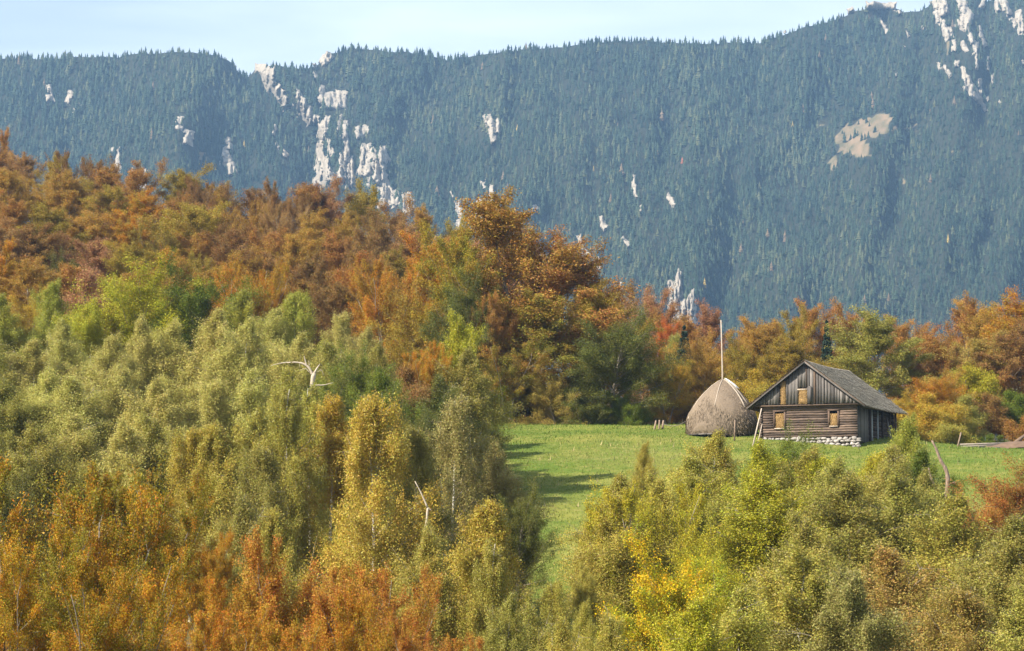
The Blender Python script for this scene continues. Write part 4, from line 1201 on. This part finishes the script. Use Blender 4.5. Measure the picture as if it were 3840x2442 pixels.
# behind meadow, haystack and barn
ent = [('beech', 2440, 1085, 262, 220, 'pink brown'), ('beech', 2560, 1180, 258, 200, 'rust'), ('beech', 2660, 1150, 262, 190, 'pink brown'), ('beech', 2790, 1215, 245, 190, 'rust gold'),
       ('beech', 2900, 1200, 240, 200, 'rust gold'), ('beech', 2990, 1170, 246, 170, 'olive gold'), ('beech', 3060, 1145, 250, 190, 'rust'), ('beech', 3190, 1150, 252, 190, 'rust'), ('beech', 3400, 1205, 244, 210, 'rust'),
       ('beech', 3480, 1240, 240, 180, 'red brown'), ('beech', 3610, 1125, 236, 250, 'rust'), ('beech', 3720, 1140, 232, 230, 'rust gold'), ('beech', 3830, 1105, 225, 260, 'orange'), ('beech', 3960, 1100, 225, 260, 'rust')]
plant_row(ent, 'in the back row behind the barn', 'beeches behind the barn')
ent = [('round', 2640, 1260, 216, 190, 'rust gold'), ('round', 2760, 1270, 212, 210, 'olive gold'), ('beech', 2860, 1240, 214, 230, 'rust gold'), ('beech', 2960, 1270, 210, 200, 'olive gold'), ('round', 3100, 1320, 212, 200, 'olive gold'),
       ('beech', 3280, 1175, 206, 330, 'olive'), ('beech', 3420, 1290, 210, 240, 'brown'), ('beech', 3560, 1280, 208, 260, 'rust'), ('beech', 3680, 1250, 206, 280, 'brown olive'), ('beech', 3800, 1240, 204, 280, 'brown'), ('beech', 3930, 1200, 204, 300, 'brown')]
plant_row(ent, 'close behind the haystack and barn', 'trees close behind the barn')
plant('round', 2515, 1195, 232, 100, 'scarlet', 'small scarlet tree behind the meadow near the dark spruce')
plant('spruce', 2566, 1225, 214, 190, 'spruce green', 'dark spruce between scarlet tree and haystack')
plant('spruce', 3100, 1205, 222, 150, 'spruce green', 'dark spruce rising behind the barn ridge')
plant('spruce', 3505, 1290, 212, 150, 'spruce green', 'slim spruce among rust trees right of the barn')
plant('erect', 2500, 1320, 191, 200, 'golden', 'golden orange young tree left of the haystack')
plant('birch', 2525, 1262, 224, 170, 'olive', 'pale olive tree just under the scarlet crown')
plant('round', 2640, 1300, 205, 200, 'rust gold', 'rust gold tree behind the haystack pole')
plant('shrub', 2560, 1440, 197, 160, 'orange', 'orange shrub close behind the haystack')
plant('shrub', 2800, 1390, 190, 180, 'golden', 'golden shrub between haystack and barn roof')
plant('shrub', 2880, 1440, 188, 150, 'yellow', 'yellow shrub behind the left barn eave')
ent = [('round', 3395, 1480, 183, 170, 'golden'), ('round', 3480, 1405, 188, 210, 'orange'), ('round', 3560, 1400, 190, 220, 'rust gold'), ('shrub', 3440, 1520, 180, 210, 'golden'), ('shrub', 3520, 1480, 181.5, 210, 'golden'),
       ('shrub', 3620, 1490, 183, 170, 'olive'), ('shrub', 3560, 1560, 178.5, 180, 'olive yellow'), ('shrub', 3690, 1480, 188, 170, 'brown'), ('shrub', 3780, 1470, 190, 180, 'green'), ('shrub', 3830, 1560, 186, 160, 'rust'), ('shrub', 3650, 1380, 194, 170, 'yellow green')]
plant_row(ent, 'in the garden thicket right of the barn', 'thicket right of the barn')
for k, (u, v, w) in enumerate(((3640, 1628, 90), (3700, 1630, 90), (3755, 1636, 80))):
    plant('shrub', u, v, 180, w, 'green', ('low green bush nearest the stake behind the planks', 'low green bush in the middle behind the planks', 'low green bush before the sloping beam')[k], 'low green bushes behind the planks')
# pale birches on the left slope
rows_ = [
    ('at the back of the birch slope', [('birch', 30, 1120, 182, 240, 'light green'), ('birch', 175, 1065, 184, 220, 'light green'), ('round', 500, 1010, 184, 430, 'yellow green'), ('round', 700, 1000, 183, 400, 'green'), ('birch', 900, 1105, 180, 250, 'light green'),
        ('birch', 1110, 1105, 178, 250, 'light green'), ('birch', 1275, 1185, 176, 230, 'pale olive'), ('birch', 1400, 1245, 172, 220, 'pale olive'), ('birch', -120, 1120, 182, 260, 'light green'), ('birch', 350, 1140, 180, 220, 'yellow green'), ('birch', 1010, 1170, 176, 230, 'pale olive')]),
    ('in the second rank of the birch slope', [('birch', -60, 1260, 160, 300, 'olive'), ('birch', 100, 1290, 162, 290, 'pale olive'), ('birch', 240, 1215, 165, 260, 'pale olive'), ('birch', 380, 1270, 160, 300, 'pale olive'), ('birch', 520, 1210, 163, 270, 'pale olive'), ('birch', 650, 1215, 162, 300, 'pale olive'),
        ('birch', 810, 1180, 163, 290, 'pale olive'), ('birch', 960, 1215, 160, 300, 'pale olive'), ('birch', 1160, 1270, 158, 290, 'pale olive'), ('birch', 1260, 1300, 156, 260, 'olive'), ('birch', 1440, 1300, 158, 220, 'olive'), ('birch', 1560, 1360, 156, 240, 'grey olive'), ('round', 1330, 1330, 150, 290, 'green')]),
    ('in the third rank of the birch slope', [('birch', 0, 1440, 142, 340, 'olive'), ('birch', 170, 1400, 144, 320, 'pale olive'), ('birch', 300, 1430, 142, 320, 'pale olive'), ('birch', 480, 1390, 144, 330, 'pale olive'), ('birch', 620, 1440, 140, 330, 'pale olive'), ('birch', 790, 1440, 142, 330, 'pale olive'),
        ('birch', 930, 1400, 142, 300, 'pale olive'), ('birch', 1060, 1400, 138, 260, 'olive yellow'), ('round', 1240, 1420, 136, 300, 'dark green'), ('birch', 1400, 1400, 140, 280, 'green')]),
    ('low on the birch slope', [('birch', -80, 1620, 122, 380, 'olive'), ('birch', 90, 1610, 122, 380, 'olive'), ('birch', 280, 1570, 124, 360, 'pale olive'), ('birch', 450, 1600, 122, 360, 'pale olive'), ('birch', 610, 1580, 124, 330, 'olive'), ('birch', 720, 1630, 118, 330, 'yellow'), ('weeping', 840, 1610, 118, 380, 'olive yellow'),
        ('weeping', 960, 1560, 122, 340, 'olive yellow'), ('weeping', 1080, 1480, 120, 280, 'olive yellow'), ('weeping', 1230, 1500, 122, 300, 'golden'), ('round', 60, 1760, 108, 320, 'dark green'), ('birch', 980, 1700, 110, 320, 'olive')]),
]
for nm_, ent in rows_:
    plant_row(ent, nm_, 'birches of the left slope')
plant('birch', 1745, 1195, 150, 260, 'yellow green', 'tall birch with a yellow green top at the left edge of the meadow')
plant('birch', 1780, 1330, 146, 300, 'olive', 'full olive birch below the yellow green top, casting shade on the meadow')
plant('birch', 1660, 1420, 142, 240, 'dark green', 'dark green birch in shade behind the grey olive birch')
plant('erect', 1610, 1290, 147, 210, 'orange', 'orange young tree glowing among the dark birches')
plant('shrub', 1555, 1380, 144, 200, 'brown', 'brown twiggy shrub beside the orange young tree')
plant('round', 1520, 1500, 128, 240, 'dark green', 'dark green tree in shade between the two front birches')
plant('weeping', 1165, 1475, 130, 300, 'olive yellow', 'drooping olive yellow birch around the bleached dead stem')
plant('birch', 1600, 1985, 92, 260, 'olive', 'olive birch in front of the snapped white stem')
plant('birch', 1405, 1505, 106, 430, 'yellow', 'large yellow birch in the middle foreground')
plant('birch', 1560, 1620, 108, 300, 'olive', 'olive birch just right of the large yellow birch')
plant('birch', 1700, 1510, 112, 370, 'grey olive', 'grey olive birch with a white stem in the middle foreground')
plant('birch', 1880, 1690, 114, 330, 'grey olive', 'dull olive birch leaning out over the meadow edge')
plant('round', 1935, 1830, 108, 200, 'dark green', 'dark green bush where the meadow meets the birches')
plant('weeping', 1790, 1900, 88, 430, 'yellow', 'yellow drooping birch in front of the dull olive birches')
plant('birch', 1640, 2030, 84, 360, 'olive yellow', 'olive yellow birch beneath the snapped birch stem')
plant('weeping', 1850, 2060, 84, 300, 'olive yellow', 'olive yellow drooping birch low beside the meadow tip')
plant('weeping', 1060, 1930, 92, 330, 'olive yellow', 'small drooping yellow birch above the red orange crowns')
plant('birch', 930, 1880, 92, 300, 'olive', 'olive birch between golden tree and drooping yellow birch')
plant('birch', 1940, 2250, 74, 250, 'olive', 'olive birch at the bottom edge below the meadow tip')
# orange trees in the near left
plant('erect', 290, 1765, 76, 720, 'gold orange', 'big golden orange tree with upright branches in the near left corner')
plant('erect', 570, 1790, 80, 400, 'gold orange', 'golden orange upright tree right of the big one')
plant('erect', 60, 1980, 68, 460, 'gold orange', 'golden orange tree at the left edge, below the big one')
plant('erect', 760, 2010, 75, 250, 'orange', 'slim orange tree beside the pale birches')
plant('erect', 420, 2080, 62, 520, 'gold orange', 'golden tree at the bottom edge under the big golden one')
plant('erect', 1150, 2040, 63, 560, 'red orange', 'red orange tree in the middle of the bottom edge')
plant('erect', 1400, 2150, 62, 440, 'red orange', 'red orange tree right of the first, below the yellow birch')
plant('erect', 870, 2200, 58, 480, 'orange', 'orange tree at the bottom, left of the red orange pair')
plant('erect', 1610, 2330, 60, 340, 'red orange', 'low red orange crown at the bottom, furthest right of the orange trees')
plant('erect', 1250, 2250, 55, 520, 'orange', 'orange crown at the very bottom between the red orange trees')
# right thicket
RT = [
    ('birch', 2400, 1670, 106, 130, 'olive yellow', 'slender olive yellow birch tip standing before the meadow'), ('birch', 2330, 1880, 98, 270, 'olive yellow', 'olive yellow birch at the left end of the right thicket'), ('erect', 2400, 1830, 99, 330, 'yellow green', 'yellow green tree below the slender birch tip'),
    ('round', 2470, 2040, 82, 470, 'bright yellow', 'bright yellow and green tree at the middle of the bottom edge'), ('round', 2630, 2010, 86, 330, 'yellow green', 'yellow green tree right of the larger bright yellow one'), ('birch', 2170, 2270, 78, 190, 'olive yellow', 'olive yellow birch left of the bright yellow tree, low'),
    ('birch', 2720, 1640, 116, 260, 'olive yellow', 'olive yellow birch in front of the haystack'), ('birch', 2590, 1800, 108, 260, 'olive yellow', 'olive yellow birch between slender tip and haystack birch'), ('round', 2940, 1625, 118, 290, 'green', 'green bushy tree in front of the log wall'),
    ('birch', 3070, 1730, 112, 280, 'yellow green', 'yellow green birch below the foundation stones'), ('birch', 3365, 1580, 124, 230, 'light green', 'light green young poplar before the barn side'), ('birch', 3280, 1710, 116, 250, 'yellow green', 'yellow green birch left of the young poplar'),
    ('birch', 3430, 1700, 116, 220, 'green', 'green tree between the young poplar and the snag'), ('birch', 2800, 1800, 100, 400, 'yellow green', 'broad yellow green birch under the haystack birch'), ('birch', 2960, 1810, 102, 330, 'olive yellow', 'olive yellow birch in the middle of the right thicket'),
    ('birch', 3180, 1800, 98, 430, 'olive', 'broad olive birch with a white forked stem'), ('birch', 3380, 1800, 100, 400, 'olive', 'olive birch left of the crooked snag'), ('birch', 3530, 1880, 96, 360, 'olive yellow', 'olive yellow birch under the crooked snag'),
    ('round', 3770, 1750, 108, 420, 'red brown', 'red brown hawthorn at the right edge of the meadow'), ('round', 3640, 1870, 104, 260, 'red brown', 'low red brown hawthorn beside the larger one'), ('birch', 3820, 1960, 88, 360, 'olive', 'olive birch below the red brown hawthorn, at the edge'),
    ('weeping', 2980, 2090, 78, 420, 'olive yellow', 'drooping olive yellow birch low in the right thicket'), ('birch', 2760, 2230, 72, 360, 'olive yellow', 'olive yellow birch at the bottom edge, right of the bright yellow tree'), ('weeping', 3180, 2160, 76, 380, 'grey olive', 'drooping grey olive birch low right'),
    ('birch', 3380, 2080, 84, 380, 'brown olive', 'brownish birch in the shaded gap of the right thicket'), ('birch', 3600, 2230, 72, 400, 'brown olive', 'brownish olive birch at the bottom right'), ('birch', 3800, 2240, 70, 400, 'olive', 'olive birch in the bottom right corner'),
    ('birch', 2570, 2260, 70, 360, 'yellow green', 'yellow green birch at the bottom edge under the bright yellow tree'), ('birch', 2300, 2320, 68, 240, 'olive yellow', 'olive yellow birch at the bottom edge below the left end of the right thicket'), ('birch', 3680, 2050, 90, 330, 'olive', 'olive birch between the hawthorn and the bottom right birches'),
    ('birch', 2215, 2130, 90, 160, 'olive yellow', 'small olive yellow birch at the meadow tip'), ('birch', 3060, 1950, 90, 330, 'olive', 'olive birch in front of the white forked stem'),
]
RT += [('birch', 2070, 2195, 84, 200, 'olive yellow', 'olive yellow birch closing the lower tip of the meadow'), ('birch', 2010, 2290, 76, 200, 'olive', 'olive birch just under the one closing the meadow tip'), ('birch', 2130, 2340, 72, 200, 'olive yellow', 'low olive yellow birch at the bottom edge under the meadow tip'), ('birch', 2630, 1730, 112, 260, 'olive yellow', 'olive yellow birch standing in front of the haystack birch, low'), ('birch', 2840, 1680, 113, 270, 'yellow green', 'yellow green birch between haystack and log wall, before the meadow'),
    ('birch', 3010, 1700, 112, 270, 'olive yellow', 'olive yellow birch below the right window of the barn'), ('birch', 3160, 1740, 110, 280, 'olive', 'olive birch below the barn corner, left of the yellow green one'),
    ('birch', 3330, 1690, 111, 250, 'olive', 'olive birch directly below the young poplar'), ('birch', 2510, 1800, 102, 260, 'olive yellow', 'olive yellow birch right of the slender birch tip'),
    ('birch', 2330, 1800, 104, 240, 'olive yellow', 'olive yellow birch left of the slender birch tip'), ('birch', 3460, 1790, 104, 260, 'olive', 'olive birch at the foot of the crooked snag')]
for e in RT:
    plant(*e[:4], e[4] * (1.0 if e[4] < 200 or e[0] == 'round' else 1.3), e[5], label=e[6], group='trees of the right thicket')

# ------------------------------------------------------------------ meadow grass
ng = 110000
gu_ = rng.uniform(1850, 4000, ng)
gd = 112 + 80 * rng.random(ng) ** 0.85
gx = (gu_ - CU) / F * gd
ok = meadow_mask(gx, gd) > 0.5
dxb, dyb = gx - bp[0], gd - bp[1]
lx = dxb * math.cos(-TH) + dyb * math.sin(-TH)
ly = -dxb * math.sin(-TH) + dyb * math.cos(-TH)
ok &= ~((np.abs(lx) < 3.7) & (ly > -0.1) & (ly < 9.2))
gx, gd, gu_ = gx[ok], gd[ok], gu_[ok]
ng = len(gx)
gz = zt(gx, gd)
tuft = fbm(gx / 1.2, gd / 1.2, 2)
big = fbm(gx / 9, gd / 9, 2)
edge_ = np.clip((gd - np.interp(gu_, [1700, 2400, 2850, 3400, 4700], [185.5, 186.5, 188, 181, 180])) / 2, 0, 1)
hg = 0.05 + 0.13 * tuft * rng.random(ng) + 0.35 * edge_ * rng.random(ng)
wt = rng.random(ng) < 0.009
hg[wt] += rng.uniform(0.1, 0.3, wt.sum())
az = rng.uniform(0, 6.28, ng)
w_ = 0.02 + 0.25 * hg * 0.3
dx, dy = np.cos(az) * w_, np.sin(az) * w_
ln_ = rng.normal(0, 0.35, (ng, 2)) * hg[:, None]
V = np.stack([np.stack([gx - dx, gd - dy, gz - 0.02], -1), np.stack([gx + dx, gd + dy, gz - 0.02], -1), np.stack([gx + ln_[:, 0], gd + ln_[:, 1], gz + hg], -1)], 1).reshape(-1, 3)
tone = np.clip(-0.1 + 0.95 * big + rng.normal(0, 0.15, ng) + 0.45 * edge_ + 0.3 * wt, 0, 1)
gr = link('grass', mesh('grass', V, np.arange(ng * 3).reshape(-1, 3), M['grass'], {'tone': tone}))
gr['kind'] = 'stuff'
gr['label'] = 'short green pasture grass of the sloping meadow'
gr['category'] = 'grass'

odd_h = [h for h in HLOG if h[4] < 3 or h[4] > 24]
print('dep', [round(float(bp[2] - zt(*b_world(q_, -0.15))), 2) for q_ in (-3.4, 0, 3.4)])
print('trees', len(HLOG), 'odd heights', odd_h[:40])
